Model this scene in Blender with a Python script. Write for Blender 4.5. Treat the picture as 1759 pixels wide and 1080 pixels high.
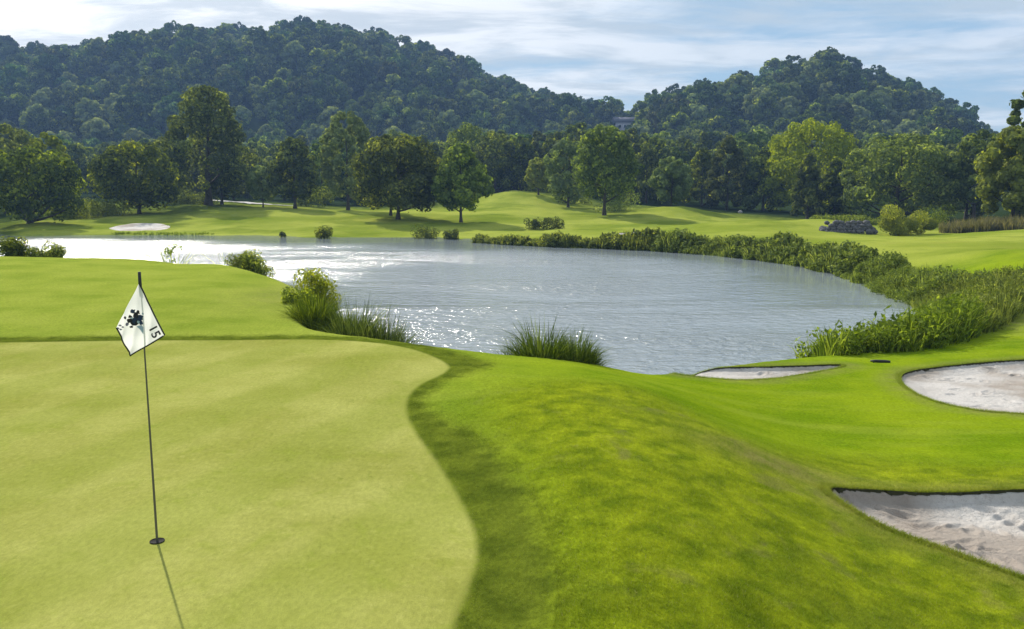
import bpy, math, random
import numpy as np
from mathutils import Vector

for o in list(bpy.data.objects): bpy.data.objects.remove(o)
S = bpy.context.scene
COL = S.collection
R = math.radians
# ------------------------------------------------------------------ camera
CAMZ, F, CX, CY, PITCH = 2.70, 1400.0, 879.5, 540.0, R(8.33)
cam_d = bpy.data.cameras.new('camera'); cam = bpy.data.objects.new('camera', cam_d); COL.objects.link(cam)
cam.location = (0, 0, CAMZ); cam.rotation_euler = (R(90) - PITCH, 0, 0)
cam_d.sensor_width = 36; cam_d.lens = 36 * F / 1759; cam_d.clip_start = .1; cam_d.clip_end = 20000
S.camera = cam
# ------------------------------------------------------------------ light
SUN_EL = R(36); SUN_DIR = Vector((-.485 * math.cos(SUN_EL), .875 * math.cos(SUN_EL), math.sin(SUN_EL)))
sd = bpy.data.lights.new('sun', 'SUN'); sun = bpy.data.objects.new('sun', sd); COL.objects.link(sun)
sd.energy = 4.8; sd.angle = R(.6); sd.color = (1, .94, .83)
sun.rotation_euler = SUN_DIR.to_track_quat('Z', 'Y').to_euler()
S.view_settings.view_transform = 'Standard'; S.view_settings.look = 'None'
S.view_settings.gamma = 1; S.view_settings.use_curve_mapping = False
S.view_settings.exposure = .29
SKY_STRENGTH = .07
CLOUD_GAIN = 1.32
HAZE_DENSITY = .00034
S.cycles.max_bounces = 8; S.cycles.diffuse_bounces = 3; S.cycles.glossy_bounces = 3
S.cycles.transmission_bounces = 4; S.cycles.volume_bounces = 0; S.cycles.transparent_max_bounces = 8
S.cycles.use_denoising = True

# ------------------------------------------------------------------ node helpers
class N:
    def __init__(s, tree): s.t = tree; s.n = tree.nodes; s.l = tree.links
    def new(s, typ, **kw):
        n = s.n.new(typ)
        for k, v in kw.items(): setattr(n, k, v)
        return n
    def put(s, sock, v):
        if isinstance(v, bpy.types.NodeSocket): s.l.new(v, sock)
        elif v is not None:
            if hasattr(sock, 'default_value') and hasattr(sock.default_value, '__len__') and not hasattr(v, '__len__'): v = (v,) * len(sock.default_value)
            if hasattr(v, '__len__') and sock.type == 'RGBA' and len(v) == 3: v = tuple(v) + (1,)
            sock.default_value = v
    def math(s, op, a, b=None, c=None, clamp=False):
        n = s.new('ShaderNodeMath', operation=op); n.use_clamp = clamp
        for i, v in enumerate((a, b, c)):
            if v is not None: s.put(n.inputs[i], v)
        return n.outputs[0]
    def vmath(s, op, a, b=None):
        n = s.new('ShaderNodeVectorMath', operation=op)
        s.put(n.inputs[0], a)
        if b is not None: s.put(n.inputs[1], b)
        return n.outputs[0]
    def mix(s, f, a, b, typ='RGBA', blend='MIX'):
        n = s.new('ShaderNodeMix', data_type=typ)
        if typ == 'RGBA': n.blend_type = blend
        i = {'RGBA': (6, 7, 2), 'FLOAT': (2, 3, 0)}[typ]
        s.put(n.inputs[0], f); s.put(n.inputs[i[0]], a); s.put(n.inputs[i[1]], b)
        return n.outputs[i[2]]
    def noise(s, vec, scale, detail=3, rough=.5, dist=0, off=None):
        if off: vec = s.vmath('ADD', vec, off)
        n = s.new('ShaderNodeTexNoise'); s.put(n.inputs['Vector'], vec)
        n.inputs['Scale'].default_value = scale; n.inputs['Detail'].default_value = detail
        n.inputs['Roughness'].default_value = rough; n.inputs['Distortion'].default_value = dist
        return n.outputs[0]
    def ramp(s, v, lo, hi, a=0., b=1., smooth=True):
        n = s.new('ShaderNodeMapRange', interpolation_type='SMOOTHSTEP' if smooth else 'LINEAR'); n.clamp = True
        s.put(n.inputs[0], v); n.inputs[1].default_value = lo; n.inputs[2].default_value = hi
        s.put(n.inputs[3], a); s.put(n.inputs[4], b)
        return n.outputs[0]
    def attr(s, name): return s.new('ShaderNodeAttribute', attribute_name=name).outputs['Fac']

def material(name):
    m = bpy.data.materials.new(name); m.use_nodes = True; m.node_tree.nodes.clear()
    g = N(m.node_tree); out = g.new('ShaderNodeOutputMaterial')
    return m, g, out

# ------------------------------------------------------------------ world: sky with thin evening clouds
w = bpy.data.worlds.new('World'); S.world = w; w.use_nodes = True; w.node_tree.nodes.clear()
g = N(w.node_tree); out = g.new('ShaderNodeOutputWorld')
sky = g.new('ShaderNodeTexSky', sky_type='NISHITA'); sky.sun_disc = False
sky.sun_elevation = SUN_EL; sky.sun_rotation = math.atan2(SUN_DIR.x, SUN_DIR.y) % (2 * math.pi)
sky.air_density = 1.0; sky.dust_density = .6; sky.ozone_density = 1.5
tc = g.new('ShaderNodeTexCoord'); d = g.vmath('NORMALIZE', tc.outputs['Generated'])
sp = g.new('ShaderNodeSeparateXYZ'); g.put(sp.inputs[0], d); dx, dy, dz = sp.outputs
zz = g.math('ADD', g.math('MAXIMUM', dz, 0), .055)
cb = g.new('ShaderNodeCombineXYZ'); g.put(cb.inputs[0], g.math('DIVIDE', dx, zz)); g.put(cb.inputs[1], g.math('DIVIDE', dy, zz))
cv = cb.outputs[0]
cv2 = g.vmath('MULTIPLY', cv, (.62, 1.0, 1))
dist_sun = g.new('ShaderNodeVectorMath', operation='DOT_PRODUCT'); g.put(dist_sun.inputs[0], d); dist_sun.inputs[1].default_value = SUN_DIR
mu = dist_sun.outputs['Value']
near_sun = g.ramp(mu, .62, 1.0)
big = g.noise(cv2, .75, 8, .58, .45, off=(3.1, 7.7, 0))
fine = g.noise(cv2, 2.6, 7, .62, .6, off=(11.3, 2.9, 0))
cov = g.math('ADD', g.math('MULTIPLY', big, .72), g.math('MULTIPLY', fine, .28))
cov = g.math('ADD', cov, g.math('MULTIPLY', near_sun, .10))
cov = g.math('SUBTRACT', cov, g.ramp(dz, .16, .03, 0, .10))
mask = g.ramp(cov, .375, .55)
thick = g.ramp(g.noise(cv2, 1.5, 8, .6, .5, off=(5, 1, 0)), .40, .60)
glow = g.ramp(mu, .84, 1.0)
white = g.mix(glow, g.mix(near_sun, (.53, .57, .60), (.84, .82, .79)), (1.1, 1.07, 1.0))
grey = g.mix(glow, g.mix(near_sun, (.37, .43, .47), (.46, .49, .51)), (.72, .74, .74))
ccol = g.mix(thick, grey, white)
veil = g.mix(g.ramp(dz, .0, .35), (.27, .40, .51), (.24, .38, .50))
b1 = g.new('ShaderNodeBackground'); g.put(b1.inputs[0], sky.outputs[0]); b1.inputs[1].default_value = SKY_STRENGTH
b2 = g.new('ShaderNodeBackground'); g.put(b2.inputs[0], ccol); b2.inputs[1].default_value = CLOUD_GAIN
b0 = g.new('ShaderNodeBackground'); g.put(b0.inputs[0], veil); b0.inputs[1].default_value = CLOUD_GAIN
m0 = g.new('ShaderNodeMixShader'); m0.inputs[0].default_value = .75; g.l.new(b1.outputs[0], m0.inputs[1]); g.l.new(b0.outputs[0], m0.inputs[2])
ms = g.new('ShaderNodeMixShader'); g.put(ms.inputs[0], g.math('MULTIPLY', mask, .92))
g.l.new(m0.outputs[0], ms.inputs[1]); g.l.new(b2.outputs[0], ms.inputs[2]); g.l.new(ms.outputs[0], out.inputs[0])

# ------------------------------------------------------------------ survey helpers: sight lines of the photograph -> points on the site
sp_, cp_ = math.sin(PITCH), math.cos(PITCH)
def ray(px, py):
    a = (px - CX) / F; b = (CY - py) / F
    return a, cp_ + b * sp_, -sp_ + b * cp_
def W(px, py, z):                    # on the level z
    a, b, c = ray(px, py); t = (z - CAMZ) / c
    return np.array([a * t, b * t, z])
def D(px, py, dist):                 # at the distance dist
    a, b, c = ray(px, py); t = dist / b
    return np.array([a * t, dist, CAMZ + c * t])
def X(px, py, dist): return D(px, py, dist)[0]

def chaikin(p, n=2):
    p = np.asarray(p, float)
    for _ in range(n):
        q = np.roll(p, -1, 0)
        p = np.stack([p * .75 + q * .25, p * .25 + q * .75], 1).reshape(-1, p.shape[1])
    return p
def sdist(P, poly):                  # signed distance, negative inside
    P = np.asarray(P, float); best = np.full(len(P), 1e18); ins = np.zeros(len(P), bool)
    for a, b in zip(poly, np.roll(poly, -1, 0)):
        e = b - a; wv = P - a
        t = np.clip((wv @ e) / max(e @ e, 1e-12), 0, 1)
        best = np.minimum(best, ((wv - t[:, None] * e) ** 2).sum(1))
        c = ((a[1] > P[:, 1]) != (b[1] > P[:, 1]))
        if abs(e[1]) > 1e-12: ins ^= c & (P[:, 0] < e[0] * (P[:, 1] - a[1]) / e[1] + a[0])
    d = np.sqrt(best); return np.where(ins, -d, d)
def snear(P, poly, pad=2.0):         # signed distance, exact only near the outline
    P = np.asarray(P, float); out = np.full(len(P), pad)
    m = (P[:, 0] > poly[:, 0].min() - pad) & (P[:, 0] < poly[:, 0].max() + pad) & (P[:, 1] > poly[:, 1].min() - pad) & (P[:, 1] < poly[:, 1].max() + pad)
    if m.any(): out[m] = sdist(P[m], poly)
    return out
def sstep(x): x = np.clip(x, 0, 1); return x * x * (3 - 2 * x)

_rg = np.random.RandomState(5)
_tab = _rg.rand(256, 256)
def vnoise(x, y):
    xi = np.floor(x).astype(int); yi = np.floor(y).astype(int); fx = sstep(x - xi); fy = sstep(y - yi)
    g_ = lambda i, j: _tab[i % 256, j % 256]
    return (g_(xi, yi) * (1 - fx) + g_(xi + 1, yi) * fx) * (1 - fy) + (g_(xi, yi + 1) * (1 - fx) + g_(xi + 1, yi + 1) * fx) * fy - .5
def fbm(x, y, n=4):
    s = 0; a = 1
    for i in range(n): s = s + a * vnoise(x * 2 ** i + 17 * i, y * 2 ** i + 9 * i); a *= .5
    return s

WATER = -2.0
# ------------------------------------------------------------------ terrain control points
ctrl = [W(*p) for p in [
    (-300,700,0),(100,1000,0),(270,930,0),(600,1000,0),(790,1000,-.01),(100,750,0),(500,750,0),(640,660,0),(0,600,0),(400,592,0),(700,600,0),
    (0,565,.06),(300,562,.05),(500,572,.02),(0,500,.16),(300,500,.14),(100,455,.27),(300,452,.2),(450,480,.08),(-300,445,.3),(-300,560,.1),(-100,436,.33),(0,436.5,.33),(150,437,.3),(300,442,.25),(400,454,.18),(200,430,.2),(-100,428,.25),(380,446,.1),
    (880,900,-.07),(870,800,-.05),(740,695,-.04),(890,1040,-.06),(-300,1000,.05),(400,1400,0),(900,1400,0),
    (1000,900,.05),(1000,1050,.05),(1000,780,.10),(900,690,.08),(1000,670,.02),(1080,660,-.12),(1130,760,.0),(1200,900,-.02),(1250,1050,-.06),
    (1500,1070,-.42),(1380,930,-.30),(1320,830,-.30),(1230,740,-.25),(1150,690,-.22),(860,630,-.05),
    (1380,760,-.9),(1280,710,-.85),(1500,800,-.88),(1700,805,-.88),(1500,740,-1.05),(1700,745,-1.05),(1450,700,-1.1),(1340,670,-1.15),(1200,660,-1.0),(1110,640,-1.02),(1150,636,-1.12),(1185,646,-1.1),
    (1430,840,-.62),(1500,838,-.70),(1759,832,-.75),(1500,925,-.58),(1620,970,-.60),(1759,1000,-.66),(2000,1000,-.7),(2000,800,-.9),
    (1450,625,-1.2),(1400,612,-1.3),(1600,606,-1.25),(1740,590,-1.2),(1550,650,-1.17),(1700,622,-1.15),(1700,712,-1.12),(2000,620,-1.1),
    (1250,625,-1.2),(1030,626,-.62),(860,609,-.22)]]
ctrl += [D(*p) for p in [
    # right bank and the mounds behind it
    (1745,560,25),(1759,528,28),(1850,520,28),(2050,500,30),(1640,470,41),(1720,440,42),(1800,428,44),(1660,432,47),(1759,430,50),(2050,420,50),
    (1600,418,62),(1500,412,68),(1700,408,66),(1759,398,74),(1500,405,82),(1650,402,82),(2050,390,90),
    (1400,415,70),(1300,406,75),(1200,405,80),(1100,408,84),(1000,404,88),(1250,384,98),(1330,384,99),(1400,382,97),(1180,390,98),(1130,396,96),
    (1060,392,104),(1150,386,112),(1250,389,112),(1400,386,115),(1500,384,118),(1600,385,115),(1759,378,100),
    (700,404,96),(600,408,92),(550,402,96),(480,408,93),(850,396,102),(950,390,108),
    (785,380,116),(680,376,119),(600,362,142),(507,358,140),(360,352,148),(240,376,118),(60,385,106),(140,372,125),
    (130,352,150),(420,350,160),(250,395,104),(350,398,102),(330,386,112),(150,392,106),(0,397,104),(-300,395,104),
    (840,360,140),(900,372,125),(1000,374,128),(1038,369,131),(1152,360,141),(1100,362,145),(1200,365,145),(1300,370,140),
    (880,331,172),(950,335,175),(840,345,165),(1000,350,160),(1050,345,170),(1150,352,170),(760,352,170),
    (640,350,190),(500,345,190),(200,340,200),(0,345,200),(-300,340,200),(1300,345,190),(1500,350,180),(1759,350,180),(2050,350,180),
    (1000,330,215),(0,325,300),(500,325,300),(900,325,300),(1300,325,300),(1700,325,300),(2050,325,300),(-300,325,300),
    (0,330,700),(879,330,700),(1700,330,700),(0,332,2500),(879,332,2500),(1700,332,2500)]]
ctrl = np.array(ctrl)
def warp(x, y):
    yy = np.maximum(y, 1.5); return np.stack([np.clip(x / yy, -.95, .95) * 1.6, np.log(yy)], -1)
cw = warp(ctrl[:, 0], ctrl[:, 1]); nC = len(ctrl)
def tpsk(r2): return .5 * r2 * np.log(r2 + 1e-12)
K = tpsk(((cw[:, None] - cw[None]) ** 2).sum(2)) + np.eye(nC) * .0006
Pm = np.c_[np.ones(nC), cw]
Amat = np.block([[K, Pm], [Pm.T, np.zeros((3, 3))]])
sol = np.linalg.solve(Amat, np.r_[ctrl[:, 2], 0, 0, 0])
def tps(x, y):
    q = warp(x, y); out = np.empty(len(q))
    for i in range(0, len(q), 20000):
        s_ = q[i:i + 20000]; r2 = ((s_[:, None] - cw[None]) ** 2).sum(2)
        out[i:i + 20000] = tpsk(r2) @ sol[:nC] + np.c_[np.ones(len(s_)), s_] @ sol[nC:]
    return out
# ---- pond outline (shore line, on the water level)
SL = .75
def hid(px, py, z, ux, uy):
    p = W(px, py, z)[:2]; n = math.hypot(ux, uy); k = (z - WATER) / SL
    return p + np.array([ux, uy]) / n * k
pond = [hid(-700,425,.3,.4,1), hid(-300,433,.3,.4,1), hid(0,438,.28,.4,1), hid(150,439,.27,.4,1), hid(300,443,.22,.5,.85), hid(400,456,.14,.7,.7),
        hid(500,484,.02,.9,.3), hid(520,512,.0,1,.1), hid(500,545,.0,1,.3), hid(540,568,-.02,.8,.7), hid(640,576,-.05,.3,1), hid(700,586,-.07,.2,1),
        hid(770,598,-.12,.2,1), hid(860,608,-.24,.1,1), hid(950,616,-.4,0,1), hid(1030,625,-.58,0,1), hid(1100,629,-.82,0,1), hid(1180,628,-1.05,0,1),
        hid(1280,619,-1.2,0,1), hid(1380,611,-1.3,0,1), hid(1480,603,-1.3,0,1), hid(1600,594,-1.25,-.3,1)]
pond += [W(px, py, WATER)[:2] for px, py in [(1640,552),(1610,530),(1530,508),(1498,488),(1420,465),(1350,452),(1270,442),(1200,436),(1130,431),(1040,427),(940,424),
        (870,420),(820,417),(760,413),(700,411),(600,412),(500,411),(470,408),(385,405),(300,405),(150,403),(60,405),(0,405),(-200,405),(-700,408)]]
pond = chaikin(pond, 2)
# ---- bunkers: outline pixels at a rim height
def outline(pts, z, n=3): return chaikin([W(px, py, z)[:2] for px, py in pts], n)
BK = {
 'a': dict(poly=outline([(1418,846),(1450,838),(1560,834),(1680,831),(1760,830),(1900,832),(2060,870),(2040,1010),(1900,1020),(1759,992),(1660,960),(1560,925),(1480,893),(1432,865)], -.66), depth=.12),
 'b': dict(poly=outline([(1545,645),(1560,634),(1620,626),(1700,620),(1800,616),(1950,622),(1980,690),(1880,722),(1759,714),(1660,703),(1590,684),(1555,662)], -1.14), depth=.10),
 'c': dict(poly=outline([(1120,633),(1180,632),(1260,629),(1350,624),(1440,622),(1452,628),(1400,637),(1330,648),(1270,655),(1200,652),(1150,645)], -1.17), depth=.10),
 'd': dict(poly=chaikin([D(px, py, q)[:2] for px, py, q in [(183,383,106),(200,380,109),(240,378,112),(280,379,112),(297,383,108),(270,389,103),(225,390,103),(195,388,104)]], 2), depth=.35),
 'e': dict(poly=chaikin([D(px, py, q)[:2] for px, py, q in [(1055,399,92),(1080,397,95),(1115,397,95),(1132,400,91),(1100,403,88),(1070,402,89)]], 2), depth=.3),
}
def base_h(x, y):
    h = tps(x, y)
    h = h + fbm(x * .35, y * .35, 3) * .05 * np.clip((y - 10) / 40, .15, 1) * np.clip(y / 30, .5, 4)
    # knolls of the far fairway
    for px, py, q, rx, ry, a in [(1230,392,96,5.5,7,.35),(1330,392,97,4.5,6,.22),(1420,392,96,4.5,6,.35),(1690,455,43,4,3.5,.18),(900,345,168,12,10,.6),(1170,372,136,6,6,.9),(1090,362,150,6,7,.8)]:
        c = D(px, py, q); h = h + a * np.exp(-((x - c[0]) / rx) ** 2 - ((y - c[1]) / ry) ** 2)
    return h
LH = np.array([(-900,120),(-600,90),(-200,75),(0,62),(60,62),(110,72),(160,82),(220,68),(330,56),(430,40),(465,58),(495,62),(515,44),(580,42),(640,50),(700,66),(770,84),(850,110),(900,136),(960,150),(1010,158),(1050,170),(1085,195),(1140,250),(1200,330),(1400,380)], float)
RH = np.array([(850,380),(960,300),(1040,235),(1090,188),(1110,165),(1150,152),(1200,141),(1260,128),(1350,104),(1400,97),(1450,104),(1480,118),(1530,138),(1580,160),(1630,186),(1660,212),(1690,270),(1750,320),(1900,380)], float)
YL, YR = 620., 480.
def hills(x, y):
    def one(T, yc, y0, back, off, fan=.35, wig=26):
        xs = (T[:, 0] - CX) / F * yc; zs = np.maximum(CAMZ + (335 - T[:, 1]) / F * yc - off, 0)
        xx = x * (1 + fan * np.maximum(yc / np.maximum(y, 60) - 1, 0)) + wig * fbm(y / 90 + 3, x / 200, 2) * np.clip((yc - y) / 120, 0, 1)
        c = np.interp(xx, xs, zs)
        t = np.clip((y - y0) / (yc - y0), 0, 1)
        f = np.where(y < yc, np.sin(t * np.pi / 2) ** 1.25, np.exp(-((y - yc) / back) ** 2))
        n = fbm(x / 55., y / 55., 3) * 9 * np.sin(np.pi * np.clip(t, 0, 1)) * np.clip(c / 40, 0, 1)
        return c * f + n
    return np.maximum(one(LH, YL, 325, 200, 31), one(RH, YR, 290, 90, 24, .85, 12))
def ground_h(x, y, bunk=True):
    x = np.atleast_1d(np.asarray(x, float)); y = np.atleast_1d(np.asarray(y, float))
    h = base_h(x, y)
    far = y > 200
    if far.any(): h[far] = h[far] + hills(x[far], y[far])
    P = np.c_[x, y]; m = (y > 8) & (y < 140)
    if m.any():
        d = sdist(P[m], pond); hm = h[m]
        lim = WATER + np.where(d > 0, d * np.where(P[m][:, 1] < 30, SL, .55), d * .4)
        k = .10; a = hm; b = lim                                   # smooth minimum
        hh = np.clip(.5 + .5 * (b - a) / k, 0, 1)
        sm = b * (1 - hh) + a * hh - k * hh * (1 - hh)
        h[m] = np.maximum(sm, WATER - 1.5)
    return h
def gz(x, y): return float(ground_h(x, y)[0])

# ------------------------------------------------------------------ mesh helpers
def mesh_np(name, V, faces, mats, attrs=None, smooth=False, mi=None):
    """faces: list of (M,k) int arrays"""
    me = bpy.data.meshes.new(name); V = np.ascontiguousarray(V, dtype=np.float32)
    me.vertices.add(len(V)); me.vertices.foreach_set('co', V.ravel())
    faces = [np.asarray(f) for f in faces if len(f)]
    tot = np.concatenate([np.full(len(f), f.shape[1]) for f in faces]); idx = np.concatenate([f.ravel() for f in faces]).astype(np.int32)
    st = np.r_[0, np.cumsum(tot)[:-1]].astype(np.int32)
    me.loops.add(len(idx)); me.loops.foreach_set('vertex_index', idx)
    me.polygons.add(len(tot)); me.polygons.foreach_set('loop_start', st)
    try: me.polygons.foreach_set('loop_total', tot.astype(np.int32))
    except Exception: pass
    if smooth: me.polygons.foreach_set('use_smooth', np.ones(len(tot), bool))
    if mi is not None: me.polygons.foreach_set('material_index', np.asarray(mi, dtype=np.int32))
    me.update(calc_edges=True)
    for k, v in (attrs or {}).items():
        a = me.attributes.new(k, 'FLOAT', 'POINT'); a.data.foreach_set('value', np.asarray(v, dtype=np.float32))
    for m in (mats if isinstance(mats, (list, tuple)) else [mats]): me.materials.append(m)
    return me
def link(name, me, parent=None, loc=None):
    o = bpy.data.objects.new(name, me); COL.objects.link(o)
    if parent: o.parent = parent
    if loc is not None: o.location = loc
    return o
def tag(o, label=None, cat=None, group=None, kind=None):
    for k, v in (('label', label), ('category', cat), ('group', group), ('kind', kind)):
        if v: o[k] = v
    return o
def empty(name, loc, rz=0):
    o = bpy.data.objects.new(name, None); COL.objects.link(o); o.location = loc; o.rotation_euler.z = rz; o.empty_display_size = .3
    return o
def tube(pts, rad, n=7, cap=True):
    pts = np.asarray(pts, float); rad = np.asarray(rad, float); V = []; Fq = []
    for i, (p, r) in enumerate(zip(pts, rad)):
        t = pts[min(i + 1, len(pts) - 1)] - pts[max(i - 1, 0)]; t /= np.linalg.norm(t) + 1e-9
        u = np.cross(t, (0.31, .95, .05) if abs(t[2]) > .8 else (0, 0, 1)); u /= np.linalg.norm(u) + 1e-9; v = np.cross(t, u)
        a = np.arange(n) / n * 2 * np.pi
        V.append(p + r * (np.cos(a)[:, None] * u + np.sin(a)[:, None] * v))
    V = np.concatenate(V)
    for i in range(len(pts) - 1):
        for k in range(n): Fq.append((i * n + k, i * n + (k + 1) % n, (i + 1) * n + (k + 1) % n, (i + 1) * n + k))
    return V, np.array(Fq)
def merge(parts):
    V = []; Fs = []; o = 0
    for v, f in parts: V.append(v); Fs.append(f + o); o += len(v)
    return np.concatenate(V), np.concatenate(Fs)

# ------------------------------------------------------------------ materials
def turf_colour(g, pos):
    """albedo of the turf from the mown zones; pos = position on the site"""
    sdg, sdc, sdr, far, dry = (g.attr(k) for k in ('sd_green', 'sd_collar', 'sd_rough', 'far', 'dry'))
    n1 = g.noise(pos, .55, 4, .55); n2 = g.noise(pos, 3.2, 5, .6); n3 = g.noise(g.vmath('MULTIPLY', pos, (1, .55, 1)), 26, 4, .65); n4 = g.noise(pos, 110, 2, .6)
    wob = g.math('MULTIPLY', g.math('SUBTRACT', n3, .5), .10)
    fair = g.mix(g.ramp(n1, .32, .68), (.125, .205, .006), (.215, .290, .010))
    fair = g.mix(g.ramp(g.noise(g.vmath('MULTIPLY', pos, (.25, 1.6, 1)), .9, 4, .6), .45, .75, 0, .5), fair, (.25, .31, .030))
    sx_ = g.new('ShaderNodeSeparateXYZ'); g.put(sx_.inputs[0], pos)
    fair = g.mix(g.math('MULTIPLY', g.ramp(sx_.outputs[0], 1.5, -3.5), g.ramp(n1, .2, .8, .35, .8)), fair, (.300, .340, .062))
    # rough on the shoulder: mottled
    ro = g.mix(g.ramp(n2, .28, .70), (.120, .175, .008), (.290, .340, .014))
    ro = g.mix(g.ramp(n1, .52, .72, 0, .5), ro, (.13, .175, .022))
    ro = g.mix(g.ramp(g.noise(pos, 1.3, 5, .65, .4, off=(9, 4, 1)), .56, .72, 0, .65), ro, (.215, .205, .065))
    # collar
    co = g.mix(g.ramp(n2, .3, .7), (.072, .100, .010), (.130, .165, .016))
    # putting surface
    gr = g.mix(g.ramp(n1, .3, .7), (.228, .240, .048), (.315, .320, .085))
    gr = g.mix(g.ramp(g.noise(g.vmath('MULTIPLY', pos, (1.4, 1.0, 1)), 2.1, 5, .62, .6), .5, .75, 0, .5), gr, (.195, .235, .030))
    gr = g.mix(g.ramp(g.noise(pos, 9, 4, .7), .5, .8, 0, .5), gr, (.37, .365, .11))
    gr = g.mix(g.ramp(g.noise(g.vmath('MULTIPLY', pos, (1, .5, 1)), 5, 5, .75, off=(7, 7, 7)), .60, .74, 0, .5), gr, (.13, .17, .02))
    # broad mowing stripes, running away from the tee
    dd = g.new('ShaderNodeVectorMath', operation='DOT_PRODUCT'); g.put(dd.inputs[0], pos); dd.inputs[1].default_value = (.93, -.36, 0)
    st = g.math('SINE', g.math('MULTIPLY', dd.outputs['Value'], 3.4)); st = g.ramp(st, -.4, .4)
    gr = g.mix(g.math('MULTIPLY', st, .26), gr, (.17, .215, .025))
    c = g.mix(g.ramp(g.math('ADD', sdr, g.math('MULTIPLY', g.math('SUBTRACT', n2, .5), 1.4)), .75, -.55), fair, ro)
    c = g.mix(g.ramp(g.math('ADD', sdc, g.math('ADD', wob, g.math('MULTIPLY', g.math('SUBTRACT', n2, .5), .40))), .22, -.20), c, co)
    c = g.mix(g.ramp(g.math('ADD', sdg, wob), .05, -.05), c, gr)
    # far fairway
    ff = g.mix(g.ramp(g.noise(pos, .07, 4, .6), .35, .65), (.185, .235, .026), (.300, .335, .055))
    ff = g.mix(g.ramp(g.noise(pos, .25, 4, .6, off=(4, 4, 4)), .5, .8, 0, .5), ff, (.26, .26, .05))
    ff = g.mix(g.ramp(g.noise(pos, .11, 5, .62, off=(8, 1, 3)), .50, .62, 0, .6), ff, (.115, .170, .014))
    ff = g.mix(g.math('MULTIPLY', g.attr('scrub'), g.ramp(g.noise(pos, .8, 4, .65), .3, .6, .45, 1.0)), ff, (.075, .105, .016))
    c = g.mix(far, c, ff)
    c = g.mix(g.math('MULTIPLY', dry, g.ramp(n2, .2, .6)), c, (.20, .175, .075))
    # fibre level light and dark
    amp = g.ramp(sdg, -.05, .1, .85, 1.35)
    k = g.math('ADD', 1.0, g.math('MULTIPLY', amp, g.math('ADD', g.math('MULTIPLY', g.math('SUBTRACT', n3, .5), .8), g.math('MULTIPLY', g.math('SUBTRACT', n4, .5), .7))))
    kk = g.new('ShaderNodeCombineColor'); [g.put(kk.inputs[i], k) for i in range(3)]
    return g.mix(1.0, c, kk.outputs[0], blend='MULTIPLY'), n3, n4

def make_ground_mat():
    m, g, out = material('turf')
    pos = g.new('ShaderNodeNewGeometry').outputs['Position']
    c, n3, n4 = turf_colour(g, pos)
    soil = g.mix(g.noise(pos, 30, 4, .7), (.030, .034, .015), (.085, .080, .045))
    tn = g.new('ShaderNodeSeparateXYZ'); g.put(tn.inputs[0], g.new('ShaderNodeNewGeometry').outputs['True Normal'])
    steep = g.math('MULTIPLY', g.ramp(tn.outputs[2], .75, .5), g.ramp(g.attr('sd_sand'), .05, .02))
    c = g.mix(g.math('MAXIMUM', g.ramp(g.attr('sd_sand'), -.004, -.03), steep), c, soil)
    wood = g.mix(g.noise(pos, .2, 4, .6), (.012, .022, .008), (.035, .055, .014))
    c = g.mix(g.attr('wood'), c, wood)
    bs = g.new('ShaderNodeBsdfPrincipled'); g.put(bs.inputs['Base Color'], c); bs.inputs['Roughness'].default_value = .75
    bs.inputs['Specular IOR Level'].default_value = 0
    sh = g.new('ShaderNodeBump'); sh.inputs['Strength'].default_value = .9; sh.inputs['Distance'].default_value = .03
    rough_amt = g.ramp(g.attr('sd_green'), -.05, .1, .18, 1.0)
    hgt = g.math('MULTIPLY', g.math('ADD', g.math('MULTIPLY', n3, .7), g.math('MULTIPLY', n4, .5)), rough_amt)
    g.put(sh.inputs['Height'], hgt); g.l.new(sh.outputs[0], bs.inputs['Normal'])
    g.l.new(bs.outputs[0], out.inputs[0]); return m
def make_blade_mat():
    m, g, out = material('turf_blades')
    pos = g.new('ShaderNodeNewGeometry').outputs['Position']
    c, n3, n4 = turf_colour(g, pos)
    c = g.mix(1., c, (1.27, 1.25, 1.2), blend='MULTIPLY')
    v = g.attr('var'); c = g.mix(g.ramp(v, 0, 1, 0, .5), c, (.34, .42, .04)); c = g.mix(g.ramp(v, .93, 1.0, 0, .8), c, (.36, .33, .14))
    df = g.new('ShaderNodeBsdfDiffuse'); g.put(df.inputs[0], c); tr = g.new('ShaderNodeBsdfTranslucent'); g.put(tr.inputs[0], c)
    mx = g.new('ShaderNodeMixShader'); mx.inputs[0].default_value = .5; g.l.new(df.outputs[0], mx.inputs[1]); g.l.new(tr.outputs[0], mx.inputs[2])
    g.l.new(mx.outputs[0], out.inputs[0]); return m
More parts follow.
